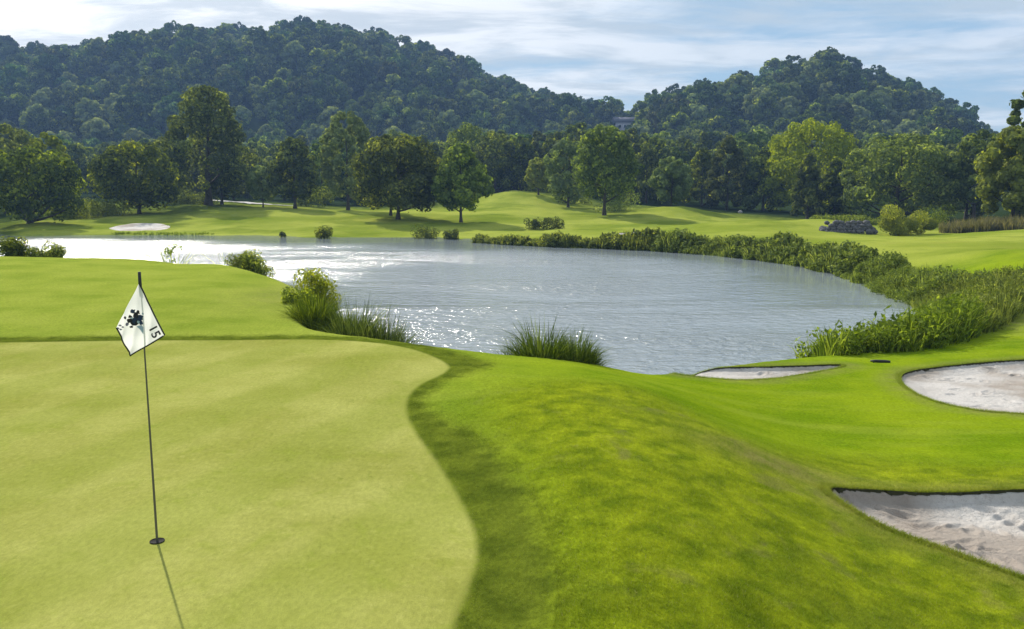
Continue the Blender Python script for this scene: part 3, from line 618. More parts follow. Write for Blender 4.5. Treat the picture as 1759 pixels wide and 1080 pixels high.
TREES = [
 # name, px, base, top, width, dist, material, label, seed, kwargs
 ('broadleaf_tree', 52, 386, 252, 175, 108, L_dark, 'broad dark tree with yellow-green rim, at the left end of the far bank', 1, dict(h0=.03, leaves=7500, lobes=46, prof=flat, rb=.35)),
 ('broadleaf_tree', 12, 380, 205, 120, 135, L_mid, 'taller lighter tree rising behind the broad dark tree at the left edge', 2, dict(h0=.1, leaves=5000, prof=rounded)),
 ('broadleaf_tree', 92, 372, 226, 75, 132, L_yel, 'yellow-green crown behind the right side of the leftmost dark tree', 3, dict(h0=.1, leaves=3200, prof=oval)),
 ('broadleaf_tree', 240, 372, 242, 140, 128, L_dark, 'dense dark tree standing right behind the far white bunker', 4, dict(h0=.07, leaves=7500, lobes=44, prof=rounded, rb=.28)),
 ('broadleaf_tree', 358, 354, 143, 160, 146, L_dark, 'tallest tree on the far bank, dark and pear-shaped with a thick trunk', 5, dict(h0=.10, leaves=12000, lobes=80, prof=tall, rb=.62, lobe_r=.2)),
 ('broadleaf_tree', 381, 352, 262, 62, 152, L_dark, 'small dark tree tucked under the right side of the tallest tree', 6, dict(h0=.15, leaves=2200, prof=rounded, rb=.3)),
 ('broadleaf_tree', 452, 352, 284, 58, 144, L_pale, 'small pale tree between the tallest tree and the pointed dark tree', 7, dict(h0=.18, leaves=2400, prof=rounded, rb=.14)),
 ('broadleaf_tree', 507, 360, 234, 92, 140, L_dark, 'dark tree with a pointed crown and short trunk left of the pale slender tree', 8, dict(h0=.13, leaves=5500, lobes=42, prof=pear, rb=.3)),
 ('broadleaf_tree', 598, 361, 189, 92, 145, L_pale, 'tall slender pale grey-green tree on the far bank', 9, dict(h0=.12, leaves=7000, lobes=56, prof=oval, rb=.3, lobe_r=.22)),
 ('broadleaf_tree', 684, 379, 229, 158, 118, L_dark, 'wide domed dark tree with yellow-green top in the middle of the far bank', 10, dict(h0=.12, leaves=9500, lobes=56, prof=flat, rb=.32)),
 ('broadleaf_tree', 671, 368, 250, 80, 127, L_dark, 'dark tree whose thin trunk shows just left behind the domed tree', 11, dict(h0=.2, leaves=3000, prof=rounded, rb=.24)),
 ('broadleaf_tree', 792, 382, 246, 106, 115, L_mid, 'fresh green tree with straight trunk, right neighbour of the wide domed tree', 12, dict(h0=.16, leaves=6500, lobes=46, prof=pear, rb=.24)),
 ('broadleaf_tree', 1038, 370, 213, 118, 131, L_mid, 'tall oval green tree standing alone on the fairway edge', 13, dict(h0=.17, leaves=7500, lobes=52, prof=oval, rb=.3)),
 ('broadleaf_tree', 976, 352, 236, 82, 150, L_pale, 'pale tree leaning out behind the left side of the lone oval tree', 14, dict(h0=.08, leaves=4200, prof=rounded, rb=.25)),
 ('broadleaf_tree', 925, 332, 270, 50, 165, L_yel, 'small yellow-green tree at the top of the fairway rise', 15, dict(h0=.15, leaves=2200, prof=rounded, rb=.2)),
 ('broadleaf_tree', 1152, 360, 268, 72, 141, L_pale, 'small silvery oval tree in front of the dark cedars', 16, dict(h0=.10, leaves=4500, prof=oval, rb=.16)),
 ('broadleaf_tree', 1392, 372, 204, 158, 150, L_yel, 'big yellow-green willow-like tree behind the fairway knolls', 17, dict(h0=.06, leaves=9500, lobes=60, prof=flat, rb=.4, lobe_r=.22)),
 ('broadleaf_tree', 1538, 382, 228, 190, 126, L_mid, 'massive spreading green tree behind the ivy mound', 18, dict(h0=.08, leaves=11000, lobes=64, prof=flat, rb=.45, lobe_r=.22)),
 ('broadleaf_tree', 1462, 378, 262, 60, 142, L_yel, 'yellow-green tree wedged left of the massive spreading tree', 19, dict(h0=.1, leaves=2800, prof=oval)),
 ('broadleaf_tree', 1752, 384, 146, 70, 92, L_mid, 'tall thin leafy tree rising above its neighbours at the right edge', 20, dict(h0=.2, leaves=3200, lobes=26, prof=oval, rb=.2)),
 ('broadleaf_tree', 1738, 382, 216, 118, 90, L_yel, 'bright leafy tree at the right edge above the purplish tall grass', 21, dict(h0=.1, leaves=7500, lobes=44, prof=flat, rb=.25)),
 ('broadleaf_tree', 1672, 375, 222, 90, 118, L_mid, 'green tree leaning in front of the right hill foot', 22, dict(h0=.1, leaves=4200, prof=rounded)),
 ('cedar_tree', 1386, 376, 262, 62, 132, L_dark, 'dark columnar cedar in front of the yellow-green willow-like tree', 23, dict(h0=.02, leaves=4500, prof=cone, rb=.2, lobe_r=.3)),
 ('cedar_tree', 1432, 376, 268, 70, 134, L_dark, 'second dark cedar, right beside the columnar one', 24, dict(h0=.02, leaves=4500, prof=cone, rb=.2, lobe_r=.3)),
 ('cedar_tree', 1248, 364, 232, 84, 160, L_dark, 'broad black-green cedar right of the silvery oval tree', 25, dict(h0=.02, leaves=5500, prof=cone, rb=.25)),
 ('cedar_tree', 1205, 358, 252, 78, 168, L_dark, 'dark cedar right behind the silvery oval tree', 26, dict(h0=.02, leaves=4200, prof=cone, rb=.25)),
 ('cedar_tree', 1310, 366, 250, 86, 156, L_dark, 'dark cedar left of the yellow-green willow-like tree', 27, dict(h0=.02, leaves=5200, prof=cone, rb=.25)),
 ('cedar_tree', 1110, 350, 246, 76, 170, L_dark, 'dark cedar between the lone oval tree and the silvery tree', 28, dict(h0=.02, leaves=4200, prof=cone, rb=.25)),
 ('broadleaf_tree', 850, 340, 225, 92, 186, L_dark, 'dark rounded tree above the left end of the fairway rise', 29, dict(h0=.02, leaves=4500, prof=rounded)),
 ('broadleaf_tree', 805, 345, 211, 92, 200, L_mid, 'green tree showing above the fresh green tree with straight trunk', 30, dict(h0=.05, leaves=4200, prof=rounded)),
 ('broadleaf_tree', 893, 335, 232, 70, 190, L_dark, 'dark tree right above the fairway rise', 31, dict(h0=.02, leaves=3600, prof=oval)),
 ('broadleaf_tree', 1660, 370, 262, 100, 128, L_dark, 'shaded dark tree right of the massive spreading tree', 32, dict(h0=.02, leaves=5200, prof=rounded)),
]
anchors = []
for nm, px, b, t, wp, q, mt, lab, sd_, kw in TREES:
    tree(nm, px, b, t, wp, q, mt, lab, sd_, **kw); anchors.append((px, q, wp))
# ---- prototypes for the belt and the forest
def proto(mat, seed, h, rad, leaves, leaf, prof, lobes=26, h0=.08, lobe_r=.3):
    cm, L = crown_mesh('crown', h * h0, h, rad, mat, seed, leaves=leaves, leaf=leaf, lobes=lobes, prof=prof, lobe_r=lobe_r)
    return cm, trunk_mesh('trunk', h, .3, L, seed, h * h0, 5)
BP = [proto(m_, 100 + k, 14, r_, 4200, .72, p_, h0=.02) for k, (m_, r_, p_) in enumerate([(L_dark, 5, rounded), (L_mid, 5.2, oval), (L_for, 5.5, rounded), (L_dark, 4.2, cone), (L_for, 5.6, flat), (L_mid, 4.8, rounded)])]
rb_ = np.random.RandomState(21)
def belt_tree(x, y, hgt, k, label, group):
    cm, tm = BP[k]; r = empty('belt_tree', (x, y, gz(x, y) - .1), rb_.uniform(0, 6.28)); s = hgt / 14; r.scale = (s * rb_.uniform(.9, 1.15),) * 2 + (s,)
    tag(r, label, 'tree', group); link('crown', cm, r); link('trunk', tm, r); return r
SEG = [(-150, 150, 'left, beyond the broad dark tree'), (150, 450, 'behind the tallest tree'), (450, 660, 'behind the slender pale tree'), (660, 900, 'behind the wide domed tree'),
       (900, 1120, 'behind the lone oval tree'), (1120, 1340, 'behind the cedars'), (1340, 1560, 'behind the willow-like tree'), (1560, 1950, 'at the right, below the end of the hill')]
def seg(px):
    for a, b, t in SEG:
        if a <= px < b: return t
    return SEG[-1][2] if px > 0 else SEG[0][2]
for row, (q, step, hlo, hhi) in enumerate([(190, 40, 11, 14.5), (220, 36, 13, 18), (262, 34, 14, 19), (305, 30, 14, 19)]):
    for px in np.arange(-120, 1900, step):
        p = px + rb_.uniform(-.35, .35) * step; dq = q + rb_.uniform(-10, 10)
        if row == 0 and (p < 300 and p > 60): continue
        h = rb_.uniform(hlo, hhi) * (.8 if 60 < p < 330 and row < 2 else 1)
        belt_tree((p - CX) / F * dq, dq, h, rb_.randint(0, 6), ['dark front tree of the wood ', 'tree in second row ', 'tree in the deep wood ', 'hazy tree at the hill foot '][row] + seg(p), 'trees of the wood ' + seg(p))
# ---- forest on the hills
FP = []
for k, (r_, h_, p_) in enumerate([(5.4, 12, rounded), (6.2, 13, flat), (4.8, 12.5, oval), (6.8, 14, rounded), (5.2, 11, flat)]):
    cm, L = crown_mesh('forest_tree', h_ * .05, h_, r_, [L_for, L_for, L_mid, L_for, L_pale][k], 200 + k, leaves=2600, leaf=1.0, lobes=20, prof=p_, lobe_r=.33)
    FP.append(cm)
pts = []
rf = np.random.RandomState(4)
for (x0, x1, y0, y1, s) in [(-470, 470, 322, 640, 9.6)]:
    gx, gy = np.meshgrid(np.arange(x0, x1, s), np.arange(y0, y1, s * .95)); gx = gx.ravel() + rf.uniform(-.45, .45, gx.size) * s; gy = gy.ravel() + rf.uniform(-.45, .45, gy.size) * s
    pts.append(np.c_[gx, gy])
pts = np.concatenate(pts); pts = pts[np.abs(pts[:, 0]) < pts[:, 1] * .70]
hz = ground_h(pts[:, 0], pts[:, 1]); hh = hills(pts[:, 0], pts[:, 1])
scl = .68 + .72 * rf.rand(len(pts)) ** 1.5; scl *= 1 + .16 * np.clip(fbm(pts[:, 0] / 30, pts[:, 1] / 30, 2) * 2, -1, 1)
top_py = CY - F * np.tan(np.arctan((hz + 12 * scl - CAMZ) / pts[:, 1]) + PITCH)
# hidden behind nearer slopes? walk the sight line
vis = np.ones(len(pts), bool)
for t in np.linspace(.55, .97, 16):
    px_, py_ = pts[:, 0] * t, pts[:, 1] * t; zz_ = CAMZ + (hz + 12 * scl - CAMZ) * t
    vis &= (ground_h(px_, py_) + 6 < zz_) | (py_ < 200)
keep = vis & ((hh > 4) | (pts[:, 1] < 420)); pts, hz, scl, top_py = pts[keep], hz[keep], scl[keep], top_py[keep]
kind = rf.randint(0, 5, len(pts)); rotz = rf.uniform(0, 6.28, len(pts)); pu = pts[:, 0] / pts[:, 1] * F + CX
cand = np.where((top_py < 246) & (pu > -10) & (pu < 1770))[0]; cand = cand[np.argsort(pts[cand, 1] / scl[cand])][:170]
single = np.zeros(len(pts), bool); single[cand] = True
first = {}
for j in np.where(single)[0]:
    o = link('forest_tree', FP[kind[j]], loc=(pts[j, 0], pts[j, 1], hz[j] - .3)); o.rotation_euler.z = rotz[j]; o.scale = (scl[j],) * 3
    side = 'left hill' if pu[j] < 1060 else 'right hill'
    zone = seg(pu[j]).replace('behind', 'above').replace('left, beyond', 'above').replace('at the right, below', 'near')
    look = ('large ' if scl[j] > 1.25 else 'small ' if scl[j] < .85 else '') + {2: 'fresh green ', 4: 'pale grey-green ', 1: 'spreading dark '}.get(int(kind[j]), 'dark green ')
    tag(o, look + 'tree on the ' + side + ' ' + zone, 'tree', look + 'trees on the ' + side + ' ' + zone); first.setdefault(int(kind[j]), o)
def forest(sel, name, label):
    me = bpy.data.meshes.new(name); me.vertices.add(len(sel)); me.vertices.foreach_set('co', np.c_[pts[sel], hz[sel] - .3].astype(np.float32).ravel())
    for k_, v_ in (('scl', scl[sel]), ('rot', rotz[sel]), ('pick', kind[sel])):
        a = me.attributes.new(k_, 'FLOAT', 'POINT'); a.data.foreach_set('value', np.asarray(v_, dtype=np.float32))
    o = tag(link(name, me), label, 'forest', kind='stuff')
    ng = bpy.data.node_groups.new('scatter', 'GeometryNodeTree'); ng.interface.new_socket('Geometry', in_out='INPUT', socket_type='NodeSocketGeometry'); ng.interface.new_socket('Geometry', in_out='OUTPUT', socket_type='NodeSocketGeometry')
    n = ng.nodes; l = ng.links; gi = n.new('NodeGroupInput'); go = n.new('NodeGroupOutput'); ip = n.new('GeometryNodeInstanceOnPoints'); jn = n.new('GeometryNodeJoinGeometry')
    for k_ in sorted(first, reverse=True):
        oi = n.new('GeometryNodeObjectInfo'); oi.inputs['Object'].default_value = first[k_]; oi.transform_space = 'ORIGINAL'; oi.inputs['As Instance'].default_value = True
        l.new(oi.outputs['Geometry'], jn.inputs[0])
    def na(nm):
        q = n.new('GeometryNodeInputNamedAttribute'); q.data_type = 'FLOAT'; q.inputs[0].default_value = nm; return q.outputs[0]
    l.new(gi.outputs[0], ip.inputs['Points']); l.new(jn.outputs[0], ip.inputs['Instance']); ip.inputs['Pick Instance'].default_value = True
    l.new(na('pick'), ip.inputs['Instance Index']); cx = n.new('ShaderNodeCombineXYZ'); l.new(na('rot'), cx.inputs[2]); l.new(cx.outputs[0], ip.inputs['Rotation'])
    cs = n.new('ShaderNodeCombineXYZ'); s_ = na('scl'); [l.new(s_, cs.inputs[i_]) for i_ in range(3)]; l.new(cs.outputs[0], ip.inputs['Scale'])
    l.new(ip.outputs[0], go.inputs[0]); md = o.modifiers.new('scatter', 'NODES'); md.node_group = ng
rest = np.where(~single)[0]
forest(rest[pu[rest] < 1060], 'hill_forest', 'far wooded slope of the long left hill')
forest(rest[pu[rest] >= 1060], 'hill_forest', 'far wooded slope of the round right hill')

# ------------------------------------------------------------------ house on the saddle between the hills
hx, hq = X(1074, 200, 430), 430.; hzz = D(1074, 225, 430)[2]
hr = empty('house', (hx, hq, hzz), R(12)); tag(hr, 'small grey house among the trees on the saddle between the two hills', 'house')
M_wall = simple('house_wall', (.30, .29, .34), .8, 0, 2, (.36, .35, .40)); M_roof = simple('house_roof', (.10, .10, .13), .8); M_win = simple('window_glass', (.05, .06, .08), .2); M_fr = simple('window_frame', (.7, .7, .7), .5)
def box(x0, x1, y0, y1, z0, z1):
    V = np.array([(x, y, z) for z in (z0, z1) for y in (y0, y1) for x in (x0, x1)], float); Fq = np.array([(0, 2, 3, 1), (4, 5, 7, 6), (0, 1, 5, 4), (2, 6, 7, 3), (0, 4, 6, 2), (1, 3, 7, 5)])
    return V, Fq
V, Fq = box(-6, 6, -3.5, 3.5, -6, 4.2); link('wall', mesh_np('wall', V, [Fq], M_wall), hr)
V = np.array([(-6.6, -4, 4.1), (6.6, -4, 4.1), (6.6, 4, 4.1), (-6.6, 4, 4.1), (-6.6, 0, 7.0), (6.6, 0, 7.0)], float)
link('roof', mesh_np('roof', V, [np.array([(0, 1, 5, 4), (2, 3, 4, 5), (0, 3, 2, 1)]), np.array([(0, 4, 3), (1, 2, 5)])], M_roof), hr)
wf = mesh_np('window', *[(lambda b: b)(box(-.75, .75, -.08, .0, -.9, .9))[0], [box(0, 1, 0, 1, 0, 1)[1]]], M_fr); wp_ = mesh_np('pane', box(-.6, .6, -.11, -.085, -.75, .75)[0], [box(0, 1, 0, 1, 0, 1)[1]], M_win)
for wx in (-4, -1.4, 1.4, 4):
    a = link('window', wf, hr, (wx, -3.503, 2.2)); link('pane', wp_, a)

# ------------------------------------------------------------------ shrubs, reeds, hedges
def tuft(n, rad, h, seed, wid=.03, droop=.5, seg_=3):
    """clump of long arching blades"""
    rng = np.random.RandomState(seed); a = rng.uniform(0, 6.283, n); r = rad * np.sqrt(rng.rand(n)); bx = r * np.cos(a); by = r * np.sin(a)
    oa = a + rng.normal(0, .6, n); out_ = rng.uniform(.1, 1, n) * droop; hh_ = h * rng.uniform(.55, 1.1, n) * (1 - .45 * (r / rad) ** 2); wa = rng.uniform(0, 3.14, n)
    V = []; 
    for k in range(seg_ + 1):
        t = k / seg_; zz_ = hh_ * (t - .38 * out_ * t * t * 1.4); hor = hh_ * out_ * t ** 1.7 * .9; ww = wid * (1 - t) ** .6 * rng.uniform(.8, 1.2, n)
        c = np.c_[bx + np.cos(oa) * hor, by + np.sin(oa) * hor, zz_ - .05]; tt = np.c_[np.cos(wa), np.sin(wa), 0 * wa] * ww[:, None]
        V += [c - tt, c + tt]
    V = np.stack(V, 1).reshape(-1, 3); m_ = 2 * (seg_ + 1); b0 = np.arange(n)[:, None] * m_
    Fq = np.concatenate([np.c_[b0 + 2 * k, b0 + 2 * k + 1, b0 + 2 * k + 3, b0 + 2 * k + 2] for k in range(seg_)])
    var = np.repeat(rng.rand(n), m_); return V, Fq, var
def bushy(rx, ry, h, n, leaf, seed, lobes=12):
    rng = np.random.RandomState(seed); a = rng.uniform(0, 6.283, lobes); r = np.sqrt(rng.rand(lobes)) * .65
    L = np.c_[np.cos(a) * r * rx, np.sin(a) * r * ry, h * rng.uniform(.10, .66, lobes), np.full(lobes, min(rx, ry, h) * .45) * rng.uniform(.7, 1.2, lobes)]
    pk = rng.randint(0, lobes, n); d = rng.normal(size=(n, 3)); d /= np.linalg.norm(d, axis=1)[:, None]
    C = L[pk, :3] + d * (L[pk, 3] * (1 - np.abs(rng.normal(0, .2, n))))[:, None]; C[:, 2] = np.abs(C[:, 2])
    V, Fq = leaf_cloud(C, d + rng.normal(0, .4, (n, 3)), leaf * rng.uniform(.6, 1.4, n), rng, .45); return V, Fq, np.repeat(np.clip(.4 * rng.rand(lobes)[pk] + .6 * rng.rand(n), 0, 1), 4)
def joined(name, specs, mat):
    """specs: list of (V,F,var) -> one mesh"""
    V, Fs, va, o_ = [], [], [], 0
    for v, f, q in specs: V.append(v); Fs.append(f + o_); va.append(q); o_ += len(v)
    return mesh_np(name, np.concatenate(V), [np.concatenate(Fs)], mat, {'var': np.concatenate(va)})
def moved(s, x, y, z, sc=1., rz=0.):
    v, f, q = s; c_, s_ = math.cos(rz), math.sin(rz); return (np.c_[v[:, 0] * c_ - v[:, 1] * s_, v[:, 0] * s_ + v[:, 1] * c_, v[:, 2]] * sc + (x, y, z), f, q)
rv = np.random.RandomState(31)
def clump_at(name, px0, px1, py, dist, hgt, n, label, mat=L_reed, cat='reeds', wid=.02, zoff=0., depth=1.0, leafy=0, droop=1.0, lf=.16):
    x0, x1 = X(px0, py, dist), X(px1, py, dist); hgt = (D(px0, hgt, dist)[2] - max(gz((x0 + x1) / 2, dist), WATER)) * (1.5 if not leafy else 1.45); xc = (x0 + x1) / 2; sp_l = []; m_ = max(1, int((x1 - x0) / .55)); zc = gz(xc, dist)
    for k in range(m_):
        t = (k + .5) / m_; f_ = math.sin(math.pi * (.12 + .76 * t)) ** .7
        for j in range(2):
            x = x0 + (x1 - x0) * t + rv.uniform(-.15, .15); y = dist + rv.uniform(-.5, .5) * depth; z = gz(x, y)
            sp_l.append(moved(tuft(n, .42, hgt * f_ * rv.uniform(.85, 1.1), rv.randint(1e6), wid, droop), x - xc, y - dist, max(z, WATER - .1) - zc))
            if leafy: sp_l.append(moved(bushy(.5, .5, hgt * f_, leafy, lf, rv.randint(1e6)), x - xc, y - dist, max(z, WATER - .1) - zc))
    return tag(link(name, joined(name, sp_l, mat), loc=(xc, dist, zc + zoff)), label, cat)
# near side clumps
clump_at('reed_clump', 858, 1022, 612, 16.2, 572, 760, 'isolated clump of tall green reeds at the near edge of the pond', wid=.012, mat=L_clump)
clump_at('reed_clump', 590, 690, 577, 17.4, 531, 720, 'spiky reeds at the right end of the near left bank planting', wid=.012, mat=L_clump)
clump_at('reed_clump', 520, 615, 560, 18.6, 514, 620, 'dense arching reeds in the middle of the near left bank planting', wid=.013, mat=L_clump)
clump_at('shrub', 478, 545, 540, 20.6, 500, 120, 'dark rounded shrub at the left end of the near left bank planting', leafy=420, cat='shrub', wid=.01, lf=.09, mat=L_mid)
clump_at('shrub', 512, 575, 500, 25.5, 462, 100, 'leafy yellow-green shrub above the near left bank planting', leafy=420, cat='shrub', wid=.012, lf=.11, mat=L_yel)
clump_at('reed_clump', 273, 308, 440, 34.5, 414, 110, 'small sprig of tall weeds showing above the left crest', wid=.02, leafy=260, lf=.12)
clump_at('weed', 393, 402, 452, 33.2, 418, 22, 'single thin weed standing above the low dark shrub mound', wid=.02, cat='weed')
# far bank shrubs
def shrub(px, py, wpx, hpx, dist, label, mat=L_dark, n=1600, name='shrub', group=None, rz=0, depth=1.0, leaf=None, lobes=None):
    x = X(px, py, dist); z = max(gz(x, dist), WATER - .1); rx = wpx / F * dist / 2; h = hpx / F * dist
    s_ = bushy(rx * 1.25, rx * depth * 1.1 if depth == 1 else depth, h * 1.12, n, leaf or .2, int(px * 7 + py), lobes or max(10, int(wpx / max(hpx, 1) * 9)))
    return tag(link(name, joined(name, [s_], mat), loc=(x, dist, z)), label, 'shrub', group)
def shrub_top(px, wpx, top, dist, label, mat, n, leaf):
    x = X(px, top, dist); z = max(gz(x, dist), WATER); shrub(px, top, wpx, (D(px, top, dist)[2] - z) * F / dist * 1.25, dist, label, mat, n, leaf=leaf, lobes=46)
shrub_top(21, 52, 409, 36.5, 'rounded dark shrub at the left edge against the bright water', L_dark, 8000, .13)
shrub_top(77, 58, 415, 36.5, 'low domed shrub, second from the left edge against the water', L_dark, 8000, .13)
shrub_top(427, 78, 440, 30.5, 'low dark shrub mound on the left bank beside the water', L_mid, 8000, .11)
shrub(558, 412, 32, 22, 90, 'single round dark shrub at the water edge below the domed tree')
shrub(486, 409, 12, 12, 93, 'tiny dark shrub left of the round shrub at the far water edge', n=500)
shrub(732, 412, 46, 20, 90, 'dark rounded shrub on the shaded part of the far shore')
shrub(775, 413, 30, 19, 88, 'small round dark shrub beside the first clipped reeds of the far shore')
shrub(934, 397, 74, 22, 104, 'dark clipped hedge standing alone on the far fairway', n=3600, name='hedge', depth=1.3)
shrub(1560, 406, 92, 52, 84, 'big ivy covered mound in front of the massive spreading tree', mat=L_yel, n=9500, name='ivy_mound', depth=2.0)
shrub(1600, 390, 60, 40, 98, 'leafy bush right behind the ivy mound', mat=L_mid, n=2500)
shrub(985, 345, 60, 40, 158, 'dark bushes under the pale tree at the fairway edge', n=2200, leaf=.35)
shrub(1060, 368, 80, 30, 140, 'grey-green bushes around the foot of the lone oval tree', mat=L_pale, n=2200, leaf=.3)
shrub(925, 330, 60, 28, 172, 'dark bush under the small yellow-green tree', n=1800, leaf=.35)
shrub(330, 356, 110, 22, 152, 'long dark bush around the foot of the tallest tree', n=3000, leaf=.35, depth=3)
shrub(540, 350, 80, 38, 158, 'dark bush between the pointed tree and the slender tree', n=2600, leaf=.35, depth=3)
shrub(130, 378, 110, 34, 122, 'sunlit tall grass bank right of the leftmost dark tree', mat=L_yel, n=5200, leaf=.3, depth=4)
shrub(190, 372, 70, 26, 125, 'yellow-green scrub left of the tree behind the far bunker', mat=L_yel, n=2400, leaf=.3, depth=3)
# continuous planting along the shore: reeds and weeds nobody could count
def shore_band(name, label, pxr, n, hlo, hhi, off, mat, seed, ntuft, wid, leafy, lf, ymin=0, ymax=200):
    rng = np.random.RandomState(seed); E = []
    for a, b in zip(pond, np.roll(pond, -1, 0)):
        u = a[0] / a[1] * F + CX
        if pxr[0] < u < pxr[1] and ymin < a[1] < ymax: E.append((a, b, np.linalg.norm(b - a)))
    Ls = np.array([e[2] for e in E]); protos_t = [tuft(ntuft, .4, 1., seed + k, wid, .7) for k in range(6)]; protos_b = [bushy(.5, .5, .9, leafy, lf, seed + 50 + k) for k in range(5)] if leafy else []
    out_ = []; cpx = pond.mean(0)
    for _ in range(n):
        a, b, l_ = E[rng.choice(len(E), p=Ls / Ls.sum())]; t = rng.rand(); p = a + (b - a) * t; e = (b - a) / l_; nv = np.array([e[1], -e[0]])
        if sdist(np.array([p + nv * .3]), pond)[0] < 0: nv = -nv
        o_ = rng.uniform(*off); p = p + nv * o_; z = max(gz(p[0], p[1]), WATER - .08); hsc = rng.uniform(hlo, hhi) * (.88 + 1.0 * vnoise(np.array([p[0] * .45]), np.array([p[1] * .45]))[0])
        hsc *= .75 + .25 * math.sin(math.pi * np.clip((o_ - off[0]) / (off[1] - off[0]), 0, 1))
        use = protos_b[rng.randint(5)] if (leafy and rng.rand() < .55) else protos_t[rng.randint(6)]
        out_.append(moved(use, p[0], p[1], z, hsc, rng.uniform(0, 6.28)))
    return tag(link(name, joined(name, out_, mat)), label, 'reeds', kind='stuff')
shore_band('shore_reeds', 'reeds and leafy weeds on the near right bank beside the bunkers', (1395, 1900), 440, 1.0, 1.6, (-.5, 1.2), L_reed, 41, 90, .018, 240, .10, 20, 31.0)
shore_band('shore_reeds', 'reeds and leafy weeds along the right shore of the pond', (1480, 1700), 380, .85, 1.35, (-.5, 2.0), L_reed, 42, 80, .022, 220, .13, 31.0, 48)
shore_band('shore_reeds', 'band of reeds curving along the far right shore', (1120, 1500), 480, 1.0, 1.55, (-.4, 2.0), L_reed, 43, 60, .03, 160, .2, 46, 84)
shore_band('shore_reeds', 'dark rounded reeds along the middle of the far shore', (820, 1125), 300, 1.2, 1.8, (-.2, 1.8), L_mid, 44, 50, .035, 200, .22, 60, 95)
# weeds on the land right of the cove
def patch(name, label, cs, n, hlo, hhi, mat, seed, ntuft, wid, leafy, lf, kind='stuff', cat='reeds'):
    rng = np.random.RandomState(seed); poly = chaikin([D(*c)[:2] for c in cs], 2); lo, hi = poly.min(0), poly.max(0); out_ = []
    pt = [tuft(ntuft, .4, 1., seed + k, wid, .6) for k in range(6)]; pb = [bushy(.5, .5, .9, leafy, lf, seed + 50 + k) for k in range(5)] if leafy else []
    while len(out_) < n:
        p = rng.uniform(lo, hi)
        if sdist(np.array([p]), poly)[0] > 0: continue
        use = pb[rng.randint(5)] if (leafy and rng.rand() < .5) else pt[rng.randint(6)]
        out_.append(moved(use, p[0], p[1], max(gz(*p), WATER - .08), rng.uniform(hlo, hhi), rng.uniform(0, 6.28)))
    return tag(link(name, joined(name, out_, mat)), label, cat, kind=kind)
patch('bank_weeds', 'leafy weeds covering the right bank between cove and mound', [(1600,575,24),(1700,572,24),(1735,540,26),(1800,500,31),(1800,490,34),(1620,490,35),(1560,505,34),(1610,530,32)], 330, .7, 1.15, L_reed, 61, 90, .018, 240, .11)
patch('tall_grass', 'purplish brown tall grass at the right edge below the bright tree', [(1610,398,84),(1770,398,80),(1850,398,78),(1850,385,90),(1640,388,92)], 260, 1.2, 1.9, L_seed, 62, 70, .03, 0, .1, cat='grass')
patch('tall_weeds', 'sunlit weeds behind the grey stone bank', [(1390,384,100),(1520,384,100),(1520,380,106),(1390,380,106)], 110, .9, 1.8, L_reed, 63, 60, .035, 80, .2, cat='weeds')
patch('far_bank_grass', 'rough grass fringe along the left far shore', [(190,404,97),(380,404,97),(380,403,99),(190,403,99)], 90, .3, .6, L_mid, 64, 50, .03, 60, .15, cat='grass')

# ------------------------------------------------------------------ grey stone bank and pale boulder
M_stone = simple('stone', (.05, .05, .055), .9, 0, 5, (.15, .145, .15), .05)
def stone_mesh(seed, s=(1, 1, 1)):
    rng = np.random.RandomState(seed); V = []; n = 8
    for k, (zr, rr_) in enumerate([(-.5, .6), (-.15, 1), (.25, .92), (.5, .5)]):
        a = np.arange(n) / n * 6.283; r = rr_ * rng.uniform(.82, 1.15, n) * .5; V.append(np.c_[np.cos(a) * r * s[0], np.sin(a) * r * s[1], np.full(n, zr) * s[2] * rng.uniform(.85, 1.1)])
    V = np.concatenate(V + [np.array([[0, 0, .56 * s[2]]])]); Fq = [(i_ * n + k, i_ * n + (k + 1) % n, (i_ + 1) * n + (k + 1) % n, (i_ + 1) * n + k) for i_ in range(3) for k in range(n)]; T3 = [(24 + k, 24 + (k + 1) % n, 32) for k in range(n)]
    return mesh_np('stone', V, [np.array(Fq), np.array(T3)], M_stone)
sm = [stone_mesh(k, (1.1, .8, .7)) for k in range(4)]
a0, a1 = D(1412, 404, 84), D(1504, 405, 84)
bank = empty('stone_bank', ((a0[0] + a1[0]) / 2, 84, gz((a0[0] + a1[0]) / 2, 84))); tag(bank, 'low bank of dark grey stones between the fairway knolls and the ivy mound', 'stone bank')
for k in range(60):
    t = (k % 15 + rv.uniform(0, 1)) / 15; lev = k // 15; o = link('stone', sm[k % 4], bank, (a0[0] + (a1[0] - a0[0]) * t - bank.location.x, rv.uniform(-.2, .2) + lev * .22, .1 + lev * .3 * (1 if .1 < t < .95 else .4)))
    o.rotation_euler = (rv.uniform(-.3, .3), rv.uniform(-.3, .3), rv.uniform(0, 6)); o.scale = (rv.uniform(.5, .8),) * 3
bo = stone_mesh(77, (.9, .5, .5)); bo.materials[0] = simple('pale_stone', (.25, .23, .22), .8, 0, 3, (.5, .48, .46))
xb = X(1272, 356, 146); tag(link('boulder', bo, loc=(xb, 146, gz(xb, 146) + .2)), 'small pale boulder in the shade under the cedars', 'boulder')

